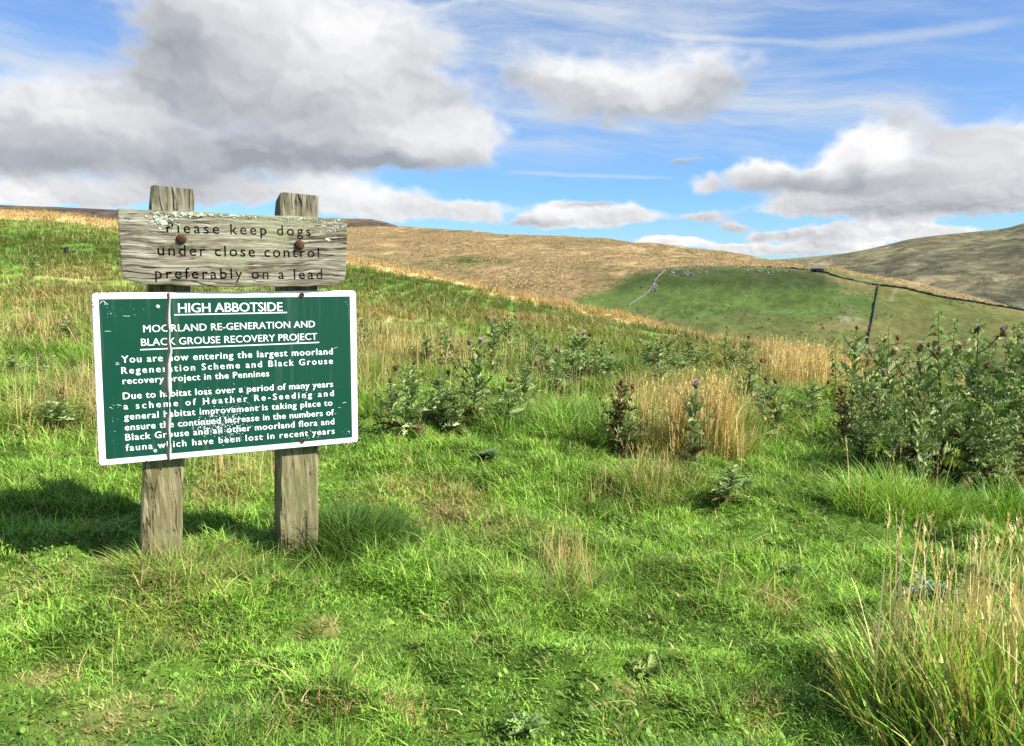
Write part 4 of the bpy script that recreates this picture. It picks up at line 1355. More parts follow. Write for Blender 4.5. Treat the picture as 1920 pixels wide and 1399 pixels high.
def build_panel():
    Z = lambda X, Y: (160 + X / 3.623, 530 + Y / 3.623)
    L = lambda X, Y, fr: loc2(*Z(X, Y), fr)
    q = [L(41, 70, PF), L(1838, 53, PF), L(1853, 1083, PF), L(92, 1247, PF)]
    panel = slab(rounded(q, .016), -PF, -PF + .012, M_WHITE, 'panel', sign, .0018)
    # two battens hold the panel off the posts
    for (xa, xb) in ((420, 690), (1300, 1560)):
        for (ya, yb) in ((150, 200), (1030, 1080)):
            p = [L(xa, ya, 0.01), L(xb, ya, 0.01), L(xb, yb, 0.01), L(xa, yb, 0.01)]
            slab(p, -PF + .0125, -.0005, M_POST, 'batten', panel)
    GF = PF + .0012
    field = slab(rounded([L(92, 113, GF), L(1797, 93, GF), L(1813, 1050, GF), L(142, 1200, GF)], .003, 2), -GF, -PF - .0002, M_GREEN, 'green_field', panel)
    LF = GF + .0003
    lines = [
        ('HIGH ABBOTSIDE', (632, 203), (1340, 193), 62, .022),
        ('MOORLAND RE-GENERATION AND', (395, 338), (1560, 303), 48, .020),
        ('BLACK GROUSE RECOVERY PROJECT', (380, 430), (1575, 387), 48, .020),
        ('You are now entering the largest moorland', (247, 545), (1680, 487), 47, .034),
        ('Regeneration Scheme and Black Grouse', (247, 620), (1680, 551), 45, .034),
        ('recovery project in the Pennines', (255, 690), (1248, 636), 44, .034),
        ('Due to habitat loss over a period of many years', (257, 793), (1682, 708), 45, .034),
        ('a scheme of Heather Re-Seeding and', (262, 862), (1687, 770), 44, .034),
        ('general habitat improvement is taking place to', (265, 933), (1677, 835), 44, .034),
        ('ensure the continued increase in the numbers of', (270, 1005), (1688, 900), 44, .034),
        ('Black Grouse and all other moorland flora and', (274, 1073), (1690, 962), 44, .034),
        ('fauna which have been lost in recent years', (276, 1144), (1692, 1026), 44, .034)]
    for s, a, b, cap, bold in lines:
        # strokes thickened by printing the same letters a hair apart, sideways more than upright
        bm = bmesh.new()
        kx = bold * cap * 1.15; ky = bold * cap * .35
        for q, (ox, oy) in enumerate(((0, 0), (-kx, 0), (kx, 0), (0, ky), (0, -ky))):
            add_text(bm, s, Z(a[0] + ox, a[1] + oy), Z(b[0] + ox, b[1] + oy), cap / 3.623, LF + .0001 * q, 0.0, 0.0)
        bm_obj('lettering', bm, M_LETTER, panel)
    for (xa, ya, xb, yb, t) in ((604, 219, 1370, 203, 8), (372, 456, 1588, 406, 8)):
        p = [L(xa, ya - t / 2, LF), L(xb, yb - t / 2, LF), L(xb, yb + t / 2, LF), L(xa, ya + t / 2, LF)]
        slab(p, -LF - .0008, -LF, M_LETTER, 'underline', panel)
    # the crack that runs down the panel: a lifted grey strip with a dark split beside it
    cr = [(70, 567, 18), (110, 572, 16), (160, 568, 22), (210, 563, 30), (260, 565, 32), (330, 570, 20), (400, 569, 24), (470, 580, 30), (520, 571, 30), (560, 566, 34), (600, 567, 40), (650, 566, 44), (700, 567, 46), (760, 572, 34), (800, 571, 12),
          (850, 573, 12), (900, 572, 24), (930, 570, 28), (1000, 566, 30), (1050, 570, 22), (1090, 572, 20), (1130, 575, 30), (1170, 573, 26), (1205, 574, 12)]
    for nm, dx, wk, mat, pr in (('crack', -.30, 1.05, M_CRACKDARK, .0013), ('peeled_edge', .04, .80, M_CRACKGREY, .0028)):
        bm = bmesh.new(); rg = random.Random(3)
        rows = []
        for (y, x, wd) in cr:
            xc = x + dx * wd * (.6 if nm == 'crack' else 1)
            a, z = L(xc - wd * wk / 2 + rg.gauss(0, 2), y, LF); b, z2 = L(xc + wd * wk / 2 + rg.gauss(0, 2), y, LF)
            rows.append([bm.verts.new((a, -LF - .0003, z)), bm.verts.new(((a + b) / 2, -LF - pr - .0016, z)), bm.verts.new((b, -LF - .0003, z2))])
        for u, v in zip(rows, rows[1:]):
            bm.faces.new((u[0], u[1], v[1], v[0])); bm.faces.new((u[1], u[2], v[2], v[1]))
        bm_obj(nm, bm, mat, panel)
    # screws
    for X, Y, mat, r in ((492, 163, M_STEEL, 15), (473, 1143, M_STEEL, 14), (1470, 85, M_RUST, 17), (1475, 1075, M_RUST, 15)):
        x, z = L(X, Y, LF); x2, _ = L(X + r, Y, LF); rr = x2 - x
        bb = bmesh.new(); n = 14; rows = []
        for qd, hh in ((1, 0), (1, .25), (.8, .45), (.4, .5)) if mat is M_STEEL else ((1, 0), (1, .3), (.6, .4), (.5, .12)):
            rows.append([bb.verts.new((x + rr * qd * math.cos(6.2832 * i / n), -LF - rr * hh, z + rr * qd * math.sin(6.2832 * i / n))) for i in range(n)])
        for a, b in zip(rows, rows[1:]):
            for i in range(n): bb.faces.new((a[i], a[(i + 1) % n], b[(i + 1) % n], b[i]))
        bb.faces.new(rows[-1])
        bm_obj('screw', bb, mat, panel)
    # where the green has chipped and been scratched down to the white
    rng = np.random.default_rng(17)
    bm = bmesh.new()
    def chip(X, Y, s, el=1.0, ang=0.0):
        x, z = L(X, Y, LF)
        n = 6
        vs = []
        for a in np.arange(n) / n * 6.283:
            u = s * math.cos(a) * rng.uniform(.5, 1.2) * el; w = s * math.sin(a) * rng.uniform(.5, 1.2)
            vs.append(bm.verts.new((x + u * math.cos(ang) - w * math.sin(ang), -LF - .0004 - rng.uniform(0, .0002), z + u * math.sin(ang) + w * math.cos(ang))))
        bm.faces.new(vs)
    for (cx, cy, sx_, sy_, n, s0, s1) in ((940, 940, 95, 55, 240, .0006, .0022), (960, 870, 130, 100, 90, .0005, .0013), (850, 985, 60, 25, 90, .0007, .0022), (1000, 1000, 40, 50, 70, .0006, .002), (1080, 800, 40, 60, 50, .0005, .0014),
                                          (1500, 760, 60, 30, 45, .0005, .0014), (830, 760, 40, 22, 30, .0005, .0014), (1540, 1040, 60, 25, 24, .0005, .0014), (120, 135, 22, 12, 36, .0006, .0018), (160, 190, 40, 40, 20, .0005, .0013), (190, 930, 30, 60, 24, .0005, .0012), (1780, 1020, 22, 30, 16, .0005, .0012), (1790, 180, 14, 40, 10, .0005, .0012), (300, 200, 60, 30, 10, .0005, .001)):
        for _ in range(n):
            if rng.random() < .35: continue
            X, Y = rng.normal(cx, sx_), rng.normal(cy, sy_)
            if not (100 < X < 1795 and 118 - (X - 92) * .012 < Y < 1195 - (X - 142) * .09): continue
            chip(X, Y, rng.uniform(s0, s1), rng.uniform(.8, 2.0), rng.normal(.3, .8))
    for (X, Y, ln, a) in ((280, 228, .016, -.12), (1698, 443, .012, .3), (220, 555, .010, .12), (215, 545, .006, .1), (1760, 815, .014, .05), (1725, 848, .009, -.1), (230, 832, .014, -.3), (175, 850, .008, -.5), (860, 905, .016, .5), (1180, 845, .012, .7), (990, 850, .014, .5), (1790, 1010, .007, -.2), (150, 330, .02, -.05), (1700, 890, .006, .1)):
        chip(X, Y, .0010, ln / .0010 * .9, a)
    bm_obj('paint_chips', bm, M_LETTER, panel)['kind'] = 'stuff'
    # rust where the white edge has chipped away
    bm = bmesh.new()
    for (x0, y0, x1, y1, n) in ((46, 74, 60, 200, 7), (46, 74, 150, 66, 8), (60, 600, 90, 1200, 9), (150, 1232, 700, 1190, 7), (1830, 60, 1845, 900, 6), (700, 60, 1500, 52, 6), (1000, 1160, 1800, 1088, 5), (1466, 100, 1472, 125, 4), (1476, 1090, 1480, 1118, 4)):
        for _ in range(n):
            t = rng.random()
            chip(x0 + (x1 - x0) * t + rng.normal(0, 3), y0 + (y1 - y0) * t + rng.normal(0, 3), rng.uniform(.0008, .0024), rng.uniform(.8, 1.8), rng.normal(0, 1))
    bm_obj('rust_spots', bm, M_RUST, panel)['kind'] = 'stuff'
    return panel


build_panel()

# ------------------------------------------------------------------ far hills
HK = [  # px: pasture foot (row, distance), scarp top (row, distance), skyline (row, distance)
    (-900, 600, 430, 540, 520, 470, 1100), (300, 560, 430, 505, 520, 442, 1120), (650, 560, 430, 508, 520, 425, 1120), (760, 560, 430, 508, 520, 426, 1090), (870, 560, 430, 508, 520, 428, 1050), (940, 560, 430, 508, 520, 437, 1000),
    (1040, 560, 430, 508, 520, 441, 980), (1140, 560, 430, 508, 520, 446, 950), (1240, 560, 430, 507, 520, 456, 920), (1310, 560, 430, 507, 520, 466, 880), (1360, 560, 430, 506, 520, 471, 860), (1450, 562, 430, 507, 518, 484, 780),
    (1550, 566, 430, 509, 510, 497, 690), (1640, 576, 430, 533, 512, 516, 610), (1760, 595, 410, 557, 480, 542, 550), (1920, 622, 380, 588, 440, 580, 480), (2200, 690, 330, 660, 380, 650, 420), (2800, 800, 280, 780, 330, 770, 380)]
_hx = np.array([h[0] for h in HK], float)
_fe = lambda i: (np.degrees(pix_azel(_hx, np.array([h[i] for h in HK], float))[0]), pix_azel(_hx, np.array([h[i] for h in HK], float))[1])
H_A = np.degrees(pix_azel(_hx, np.full(len(_hx), 500.0))[0])
H_D = [np.array([h[i] for h in HK], float) for i in (2, 4, 6)]
H_Z = [np.tan(pix_azel(_hx, np.array([h[i] for h in HK], float))[1]) * d_ for i, d_ in zip((1, 3, 5), H_D)]


def hill_base(az_deg, d):
    D = [np.interp(az_deg, H_A, v) for v in H_D]; Zk = [np.interp(az_deg, H_A, v) for v in H_Z]
    k0 = np.full_like(D[0], 200.0); z0 = np.full_like(D[0], -52.0)
    ks = [k0] + D + [D[2] + 300]; zs = [z0] + Zk + [Zk[2] - 50]
    z = np.full(np.shape(d), -52.0)
    for a, b, za, zb in zip(ks, ks[1:], zs, zs[1:]):
        t = np.clip((d - a) / (b - a), 0, 1)
        z = np.where(d >= a, za + (zb - za) * t, z)
    return z


def hill_z(x, y):
    x = np.asarray(x, float); y = np.asarray(y, float)
    d = np.hypot(x, y); a = np.degrees(np.arctan2(x, y))
    z = sum(hill_base(a, d + o) for o in (-18, -9, 0, 9, 18)) / 5
    amp = sstep(d, 230, 420)
    return z + amp * ((fbm(x * .012, y * .012, 4, 61) - .5) * 7.0 + (fbm(x * .06, y * .06, 3, 71) - .5) * 1.3)


def hill_pt(px, py):
    d = pix_dir(px, py); d = d / np.hypot(d[0], d[1])
    s = np.arange(240, 1200, .5)
    P = d[None] * s[:, None]
    h = np.nonzero(P[:, 2] <= hill_z(P[:, 0], P[:, 1]))[0]
    return P[h[0]] if len(h) else P[np.argmin(np.abs(P[:, 2] - hill_z(P[:, 0], P[:, 1])))]


def poly_dist(x, y, pts):
    best = np.full(np.shape(x), 1e9)
    for a, b in zip(pts, pts[1:]):
        ab = b[:2] - a[:2]; L2 = ab @ ab
        t = np.clip(((x - a[0]) * ab[0] + (y - a[1]) * ab[1]) / L2, 0, 1)
        best = np.minimum(best, np.hypot(x - a[0] - t * ab[0], y - a[1] - t * ab[1]))
    return best


def build_hill():
    az = np.radians(np.concatenate([np.arange(-60, -20, .6), np.arange(-20, 40, .075), np.arange(40, 62, .6)]))
    d = np.concatenate([np.arange(215, 700, 2.0), np.arange(700, 1500, 4.0)])
    A, D = np.meshgrid(az, d)
    X, Y = D * np.sin(A), D * np.cos(A)
    Z = hill_z(X, Y)
    na, nd = len(az), len(d)
    i = np.arange(nd - 1)[:, None] * na; j = np.arange(na - 1)[None]
    Q = np.stack([i + j, i + j + 1, i + na + j + 1, i + na + j], -1).reshape(-1, 4)
    # what grows where, with the scarp face's shade coloured in
    e = np.arctan2(Z, D); c, s = math.cos(PITCH), math.sin(PITCH)
    dx, dy, dz = np.sin(A) * np.cos(e), np.cos(A) * np.cos(e), np.sin(e)
    fw = dy * c - dz * s
    PX = 960 + F * dx / fw; PY = 699.5 - F * (dy * s + dz * c) / fw     # bearings as surveyed on the photograph
    n1 = fbm(X * .02, Y * .02, 5, 81) - .5; n2 = fbm(X * .006, Y * .006, 4, 91) - .5; n3 = fbm(X * .09, Y * .05, 4, 95) - .5
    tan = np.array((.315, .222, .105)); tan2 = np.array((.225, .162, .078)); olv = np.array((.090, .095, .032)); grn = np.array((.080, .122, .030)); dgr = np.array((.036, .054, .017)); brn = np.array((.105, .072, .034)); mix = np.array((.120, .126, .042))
    L = lambda a, b, t: a * (1 - t[..., None]) + b * t[..., None]
    col = L(np.broadcast_to(tan, X.shape + (3,)), np.broadcast_to(tan2, X.shape + (3,)), sstep(n1 + n3 * .5, -.15, .2))
    col = L(col, olv, sstep(n2 + .5 * n1, .10, .26) * .7)
    for (px, py, rx, ry, st) in ((890, 490, 55, 9, .9), (810, 500, 60, 8, .5), (730, 485, 70, 6, .5), (1100, 452, 70, 5, .5), (1050, 500, 100, 8, .3), (980, 530, 60, 10, .4), (800, 436, 25, 3, .5)):
        m = np.exp(-(((PX - px) / rx) ** 2 + ((PY - py) / ry) ** 2)) * st
        col = L(col, olv * np.array((.75, .95, .7)), np.clip(m * 1.3 + n3 * .3 * m, 0, 1))
    gul = np.abs(fbm(X * .013 + Y * .004, Y * .0045 + Z * .03, 4, 131) - .5)
    col = col * (1 - .45 * (1 - sstep(gul, .0, .028)) * sstep(n2, -.2, .1))[..., None]
    # enclosed pasture below the scarp
    wob = n1 * 34 + n3 * 16 + n2 * 20
    top = np.interp(PX, [900, 1040, 1100, 1180, 1245, 1330, 1540, 1640, 1760, 1920, 2200], [640, 590, 540, 512, 503, 497, 500, 522, 547, 582, 652])
    lw = 1 + 2.2 * (1 - sstep(PX, 1090, 1260))
    past = sstep(PY + wob * .45 * lw, top - 5 * lw, top + 7 * lw)
    pc = L(np.broadcast_to(grn, X.shape + (3,)), np.broadcast_to(mix, X.shape + (3,)), sstep(n2 + n1 * .7, -.08, .22))
    pc = L(pc, np.broadcast_to(tan2 * .85, X.shape + (3,)), sstep(n1 + n3 * .8, .06, .28) * .5)
    pc = L(pc, np.broadcast_to(dgr, X.shape + (3,)), sstep(n3 - n1 * .5, .14, .27) * .25)
    low = sstep(PY + wob * .6, 585, 625)
    pc = L(pc, np.broadcast_to(mix, X.shape + (3,)), low * .55)
    right = sstep(PX + (PY - 535) * .17, 1644, 1652)
    pc = L(pc, np.broadcast_to(mix * np.array((1.25, 1.08, 1.1)), X.shape + (3,)), right * (.50 + .4 * np.clip(n1 * 2 + .4, 0, 1)))
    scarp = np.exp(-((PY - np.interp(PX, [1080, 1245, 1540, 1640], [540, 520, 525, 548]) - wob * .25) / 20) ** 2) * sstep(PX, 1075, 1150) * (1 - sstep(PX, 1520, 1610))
    pc = L(pc, np.broadcast_to(dgr, X.shape + (3,)), np.clip(scarp * 1.0, 0, .80))  # shade of the steep face, painted in as darker green
    rush = np.exp(-(((PX - 1590) / 30) ** 2 + ((PY - 592) / 13) ** 2))
    pc = L(pc, np.broadcast_to(np.array((.22, .20, .12)), X.shape + (3,)), rush * sstep(n3, -.1, .15) * .8)
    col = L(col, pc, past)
    dk = np.exp(-(((PX - 990) / 100) ** 2 + ((PY - 535) / 14) ** 2))
    col = L(col, np.broadcast_to(brn, X.shape + (3,)), np.clip(dk * .8, 0, .8) * (1 - past))
    # tracks worn pale across the slope
    for pts, w in (([(1238, 463), (1262, 468), (1285, 476), (1310, 484), (1335, 490)], 3.2), ([(1560, 509), (1590, 515), (1625, 525), (1650, 530)], 2.2), ([(1683, 540), (1676, 552), (1670, 566)], 1.6), ([(1345, 494), (1320, 502), (1262, 507)], 1.6)):
        pd = poly_dist(X, Y, [hill_pt(*p) for p in pts])
        col = L(col, np.broadcast_to(np.array((.26, .235, .15)), X.shape + (3,)), np.clip(1 - pd / w, 0, 1) * .6)
    for pts, w in (([(1180, 445), (1235, 458), (1290, 470), (1340, 486)], 5),):
        pd = poly_dist(X, Y, [hill_pt(*p) for p in pts])
        col = L(col, np.broadcast_to(olv * .8, X.shape + (3,)), np.clip(1.2 - pd / w, 0, 1) * .6)
    V = np.stack([X, Y, Z], -1).reshape(-1, 3)
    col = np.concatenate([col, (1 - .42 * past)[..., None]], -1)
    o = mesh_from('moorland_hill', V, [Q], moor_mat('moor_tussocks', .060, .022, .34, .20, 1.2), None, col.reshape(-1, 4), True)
    tag(o, kind='structure')


build_hill()


def build_tussocks():
    """Tussocks of moor grass and rushes on the far hillside, too many to count."""
    rng = np.random.default_rng(77)
    n = 150000
    d = np.sqrt(rng.random(n) * (1120 ** 2 - 330 ** 2) + 330 ** 2); a = np.radians(rng.uniform(-13, 37, n))
    x, y = d * np.sin(a), d * np.cos(a)
    z = hill_z(x, y)
    e = np.arctan2(z, d); c, s = math.cos(PITCH), math.sin(PITCH)
    dy, dz = np.cos(a) * np.cos(e), np.sin(e)
    fw = dy * c - dz * s
    PX = 960 + F * np.sin(a) * np.cos(e) / fw; PY = 699.5 - F * (dy * s + dz * c) / fw
    top = np.interp(PX, [900, 1040, 1100, 1180, 1245, 1330, 1540, 1640, 1760, 1920, 2200], [640, 590, 540, 512, 503, 497, 500, 522, 547, 582, 652])
    past = PY + (fbm(x * .02, y * .02, 3, 81) - .5) * 25 > top + 3
    line = fbm((x * .94 - y * .34) * .055, (x * .34 + y * .94) * .012, 4, 171)
    dry = ~past & (rng.random(n) < .04 + .96 * sstep(line, .45, .57))
    rush = past & (rng.random(n) < .24 * sstep(fbm(x * .03, y * .03, 4, 181), .53, .68))
    k = dry | rush
    x, y, z, rush = x[k], y[k], z[k], rush[k]; n = len(x)
    R_ = rng.uniform(.45, 1.15, n) * np.where(rush, .8, 1.0); h = rng.uniform(.30, .80, n)
    m = 6
    an = np.arange(m) / m * 2 * math.pi
    rr = R_[:, None] * rng.uniform(.7, 1.25, (n, m))
    V = np.empty((n, m + 1, 3), np.float32)
    V[:, :m, 0] = x[:, None] + rr * np.cos(an); V[:, :m, 1] = y[:, None] + rr * np.sin(an); V[:, :m, 2] = z[:, None] - .15
    V[:, m, 0] = x + rng.normal(0, .15, n); V[:, m, 1] = y + rng.normal(0, .15, n); V[:, m, 2] = z + h
    b = (np.arange(n) * (m + 1))[:, None]
    T = np.concatenate([b + np.array([i, (i + 1) % m, m]) for i in range(m)])
    u = rng.random(n)[:, None]
    col = (np.array((.40, .285, .130)) * u + np.array((.24, .172, .078)) * (1 - u)) * rng.uniform(.65, 1.25, n)[:, None]
    col = np.where((rng.random(n) < .10)[:, None], np.array((.10, .105, .04)) * (0.7 + .6 * u), col)
    col = np.where(rush[:, None], np.array((.060, .085, .026)) * (.6 + .9 * u), col)
    col = np.repeat(col, m + 1, 0)
    o = mesh_from('moor_tussocks', V.reshape(-1, 3), [T], M_DRY, None, col, False)
    tag(o, 'tan tussock grass and rushes scattered over the far hillside', 'tussocks', kind='stuff')


build_tussocks()


def far_hill(name, sky_px, dist, foot, z_foot, cols, seed, bench, sm, step=.11, noise=16.0, shape=1.0):
    a_, e_ = pix_azel([p[0] for p in sky_px], [p[1] for p in sky_px])
    a_ = np.degrees(a_)
    az = np.arange(a_[0], a_[-1], step)
    e = np.interp(az, a_, e_)
    ke = np.hanning(15); e = np.convolve(np.pad(e, 7, mode='edge'), ke / ke.sum(), mode='valid')
    t = np.concatenate([np.linspace(0, 1, 170), [1.02, 1.06, 1.15]])
    T, A = np.meshgrid(t, np.radians(az), indexing='ij')
    E = np.broadcast_to(e, T.shape)
    D = foot + (dist - foot) * T
    zt = dist * np.tan(E)
    X, Y = D * np.sin(A), D * np.cos(A)
    Z = z_foot + (zt - z_foot) * np.minimum(T, 1) ** shape
    Z = np.where(T > 1, zt - (T - 1) * dist * .35, Z)
    # gritstone benches
    ph = Z * bench + (fbm(X * .002, Y * .002, 3, seed) - .5) * 5
    Z = Z + np.sin(ph) * .12 / bench * np.minimum(T, 1) * (1 - sstep(T, .9, 1)) + (fbm(X * .004, Y * .004, 5, seed + 3) - .5) * noise * (1 - sstep(T, .93, 1) * .8)
    n1 = fbm(X * .004, Y * .004, 5, seed + 9) - .5; n2 = fbm(X * .02, Y * .02, 4, seed + 12) - .5; nb = fbm(X * .0015, Y * .0015 + Z * .02, 4, seed + 15) - .5
    L = lambda a, b, q: a * (1 - q[..., None]) + b * q[..., None]
    B = lambda c: np.broadcast_to(np.array(c), X.shape + (3,))
    col = L(B(cols[0]), B(cols[1]), sstep(n1 + .4 * n2, -.12, .15))
    col = L(col, B(cols[2]), sstep(nb + .4 * n2, .06, .22))
    col = L(col, B(cols[3]), sstep(T + n1 * .5, .42, .12) * .8)
    na, nt = len(az), len(t)
    i = np.arange(nt - 1)[:, None] * na; j = np.arange(na - 1)[None]
    Q = np.stack([i + j, i + j + 1, i + na + j + 1, i + na + j], -1).reshape(-1, 4)
    o = mesh_from(name, np.stack([X, Y, Z], -1).reshape(-1, 3), [Q], sm, None, col.reshape(-1, 3), True)
    tag(o, kind='structure')
    return o


far_hill('distant_fell', [(1250, 540), (1400, 497), (1450, 487), (1480, 485), (1540, 480), (1580, 476), (1620, 469), (1650, 462), (1680, 455), (1700, 449), (1750, 442), (1800, 437), (1850, 432), (1890, 428), (1920, 418), (2000, 405), (2200, 385), (2600, 380), (3300, 420)],
         2600, 900, -95, ((.165, .148, .082), (.115, .110, .064), (.195, .165, .095), (.075, .088, .050)), 5, .045, moor_mat('fell_grass', .012, .006, .35, .30, 5.0, .22))
far_hill('heather_fell', [(-900, 360), (-300, 372), (0, 384), (100, 388), (220, 394), (430, 402), (600, 408), (650, 409.5), (690, 410), (705, 412), (730, 418), (755, 427), (800, 440), (900, 460)],
         1900, 1000, -20, ((.125, .088, .060), (.085, .068, .052), (.150, .105, .058), (.11, .085, .045)), 25, .05, moor_mat('heather_slope', .015, .008, .3, .25, 3.0, .25))

# ------------------------------------------------------------------ dry-stone walls, barn, crags on the far pasture
def stone_mat(name, a, b, sc):
    m, k, out = new_mat(name)
    g = k.node('ShaderNodeNewGeometry')
    n = k.noise(g.outputs['Position'], sc, 5, .7)
    principled(k, out, k.mix(k.ramp(n, .35, .65), a, b), .95, .05, n, .8, .15)
    return m


M_WALL = stone_mat('dry_stone', (.035, .036, .03), (.14, .14, .12), 1.4)
M_WALLPALE = stone_mat('pale_dry_stone', (.07, .07, .065), (.22, .216, .20), 1.2)
M_CRAG = stone_mat('limestone_crag', (.06, .06, .055), (.27, .265, .25), .6)
M_SLATE = stone_mat('stone_slates', (.10, .095, .085), (.22, .21, .19), 2.0)


def stone_wall(label, pxs, h, w, mat, seed, gaps=0.0):
    rg = random.Random(seed)
    P = [hill_pt(*p) for p in pxs]
    pts = []
    for a, b in zip(P, P[1:]):
        n = max(1, int(np.hypot(*(b - a)[:2]) / 1.6))
        pts += [a + (b - a) * i / n for i in range(n)]
    pts.append(P[-1])
    bm = bmesh.new(); prev = None
    org = pts[0].copy()
    for i, p in enumerate(pts):
        q = pts[min(i + 1, len(pts) - 1)] - pts[max(i - 1, 0)]
        l = np.hypot(q[0], q[1]); nx, ny = -q[1] / l, q[0] / l
        z = float(hill_z(p[0], p[1])); hh = h * rg.uniform(.65, 1.25); ww = w * rg.uniform(.85, 1.2)
        if rg.random() < gaps: hh *= .35
        ring = [bm.verts.new((p[0] - org[0] + nx * ww * s, p[1] - org[1] + ny * ww * s, z - org[2] + zz)) for s, zz in ((-.5, -.6), (-.32, hh), (.32, hh * rg.uniform(.92, 1.05)), (.5, -.6))]
        if prev:
            for k in range(3): bm.faces.new((prev[k], prev[k + 1], ring[k + 1], ring[k]))
        else: bm.faces.new(ring)
        prev = ring
    bm.faces.new(prev[::-1])
    o = bm_obj('dry_stone_wall', bm, mat)
    o.location = org
    tag(o, label, 'stone wall', 'dry-stone walls on the far hillside')


stone_wall('pale dry-stone wall climbing the dark green scarp to the crag', [(1178, 575), (1193, 564), (1207, 555), (1216, 548), (1221, 540), (1227, 529), (1232, 522), (1240, 514), (1248, 507)], .95, .5, M_WALLPALE, 1)
stone_wall('ruined dry-stone wall along the scarp top between crag and barn', [(1248, 507), (1280, 504), (1330, 502), (1380, 501), (1430, 501), (1480, 503), (1515, 506)], .8, .7, M_WALL, 2, .35)
stone_wall('long dark dry-stone wall running down from the barn to the right edge', [(1536, 510), (1560, 517), (1600, 527), (1635, 534), (1650, 536), (1690, 541), (1740, 552), (1790, 562), (1850, 572), (1930, 585)], 1.0, .45, M_WALL, 3)
stone_wall('short dark dry-stone wall dropping straight down the pasture behind the thicket', [(1648, 537), (1646, 548), (1643, 562), (1640, 580), (1637, 600), (1632, 625), (1628, 645)], 1.2, .42, M_WALL, 4)


def barn():
    c = hill_pt(1532, 510)
    a = math.radians(-18)
    t = thing('stone_barn', 'tiny stone field barn with a dark doorway on the pasture top', 'barn', tuple(c), a)
    Lx, Ly, H, Rz = 7.2, 4.4, 2.1, 1.5
    bm = bmesh.new()
    def prism(x0, x1):
        v = [(-Ly / 2, -1.0), (Ly / 2, -1.0), (Ly / 2, H), (0, H + Rz), (-Ly / 2, H)]
        A = [bm.verts.new((x0, y, z)) for y, z in v]; B = [bm.verts.new((x1, y, z)) for y, z in v]
        bm.faces.new(A); bm.faces.new(B[::-1])
        for i in range(5): bm.faces.new((A[i], A[(i + 1) % 5], B[(i + 1) % 5], B[i]))
    prism(-Lx / 2, Lx / 2)
    bm_obj('wall', bm, M_WALL, t)
    bm = bmesh.new()
    for s in (-1, 1):
        p = [(s * (Ly / 2 + .35), H - .2), (0, H + Rz + .05), (0, H + Rz + .3), (s * (Ly / 2 + .35), H + .05)]
        A = [bm.verts.new((-Lx / 2 - .25, y, z)) for y, z in p]; B = [bm.verts.new((Lx / 2 + .25, y, z)) for y, z in p]
        bm.faces.new(A); bm.faces.new(B)
        for i in range(4): bm.faces.new((A[i], A[(i + 1) % 4], B[(i + 1) % 4], B[i]))
    bm_obj('roof', bm, M_SLATE, t)
    m, k, out = new_mat('doorway_shade'); principled(k, out, (.02, .018, .015), .9, .1)  # near-black boxes paint in the shade inside the door openings
    bm = bmesh.new()
    bmesh.ops.create_cube(bm, size=1, matrix=Matrix.Translation((-Lx / 2 + 2.2, -Ly / 2 - .02, .8)) @ Matrix.Diagonal((1.5, .12, 1.9, 1)))
    bmesh.ops.bevel(bm, geom=bm.edges[:], offset=.03, segments=1, affect='EDGES')
    bm_obj('doorway', bm, m, t)
    bm = bmesh.new()
    bmesh.ops.create_cube(bm, size=1, matrix=Matrix.Translation((-Lx / 2 - .02, .2, 1.0)) @ Matrix.Diagonal((.12, 2.0, 2.1, 1)))
    bmesh.ops.bevel(bm, geom=bm.edges[:], offset=.03, segments=1, affect='EDGES')
    bm_obj('doorway', bm, m, t)


barn()


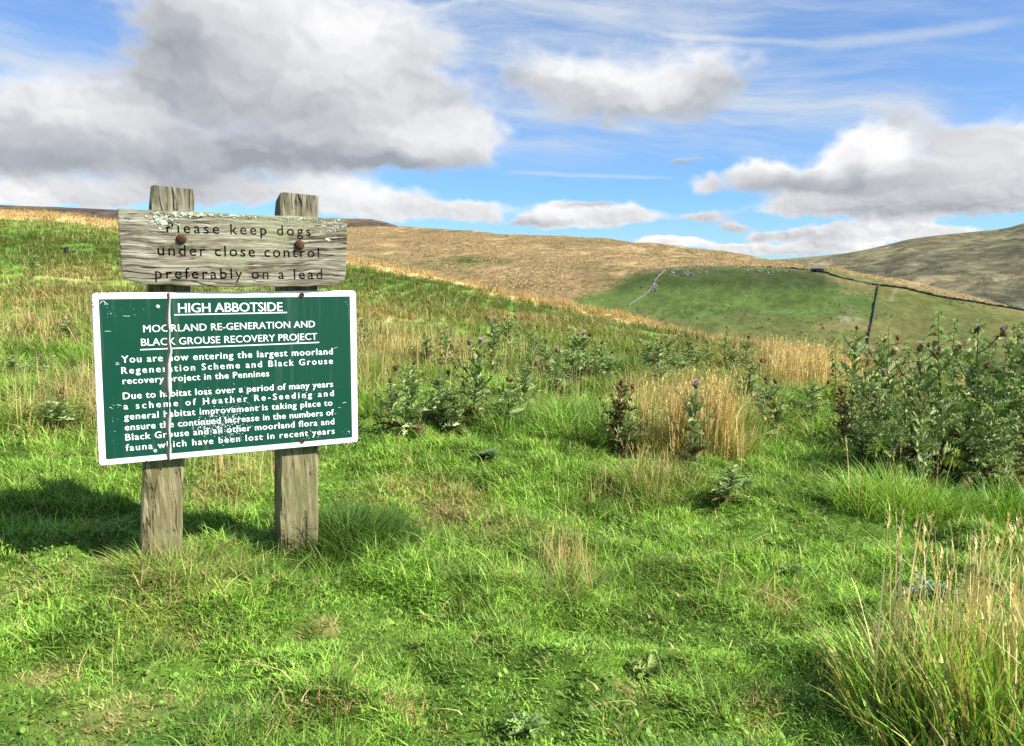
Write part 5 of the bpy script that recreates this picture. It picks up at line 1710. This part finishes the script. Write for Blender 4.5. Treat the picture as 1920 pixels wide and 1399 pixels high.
def rock(bm, c, s, rg):
    r = bmesh.ops.create_icosphere(bm, subdivisions=1, radius=1)
    for v in r['verts']:
        k = rg.uniform(.7, 1.25)
        v.co = Vector((c[0] + v.co.x * s[0] * k, c[1] + v.co.y * s[1] * k, c[2] + v.co.z * s[2] * k))


def crag(label, spans, seed, mat=M_CRAG):
    rg = random.Random(seed)
    bm = bmesh.new(); org = hill_pt(*spans[0][:2])
    for (px, py, rx, ry, n) in spans:
        for _ in range(n):
            p = hill_pt(px + rg.uniform(-rx, rx), py + rg.gauss(0, ry))
            s = rg.uniform(.35, 1.0)
            rock(bm, p - org, (s * rg.uniform(.8, 1.6), s, s * rg.uniform(.7, 1.4)), rg)
    o = bm_obj('rock_outcrop', bm, mat); o.location = org
    tag(o, label, 'rock outcrop', 'crags along the scarp top')


crag('pale broken crag just right of the climbing wall top', [(1275, 514, 25, 2.5, 34), (1316, 511, 10, 2, 9)], 1)
crag('scattered rocks along the scarp top nearer the barn', [(1440, 509, 20, 1.6, 14), (1482, 509, 14, 1.4, 9), (1390, 506, 22, 1, 5)], 2)
crag('fan of scree beside the climbing wall, half way up', [(1226, 540, 5, 5, 26)], 3, M_WALLPALE)
crag('few boulders lying on the slope left of the climbing wall', [(1130, 538, 25, 2, 6), (1195, 543, 12, 2, 4)], 4, M_WALL)


def peg():
    c = ground_pt(125, 482)
    bm = bmesh.new()
    rg = random.Random(2); rows = []
    for i in range(6):
        t = i / 5; r = .08 * (1 - .15 * t)
        rows.append([bm.verts.new((r * math.cos(k * 1.0472) * rg.uniform(.9, 1.1), r * math.sin(k * 1.0472) * rg.uniform(.9, 1.1), -.2 + .45 * t + (.03 * math.cos(k) if i == 5 else 0))) for k in range(6)])
    for a, b in zip(rows, rows[1:]):
        for k in range(6): bm.faces.new((a[k], a[(k + 1) % 6], b[(k + 1) % 6], b[k]))
    bm.faces.new(rows[-1])
    m, k, out = new_mat('old_dark_wood'); principled(k, out, (.04, .035, .025), .95, .05)
    o = bm_obj('wooden_peg', bm, m); o.location = tuple(c)
    tag(o, 'old dark wooden peg standing in the grass of the left slope', 'peg')


peg()
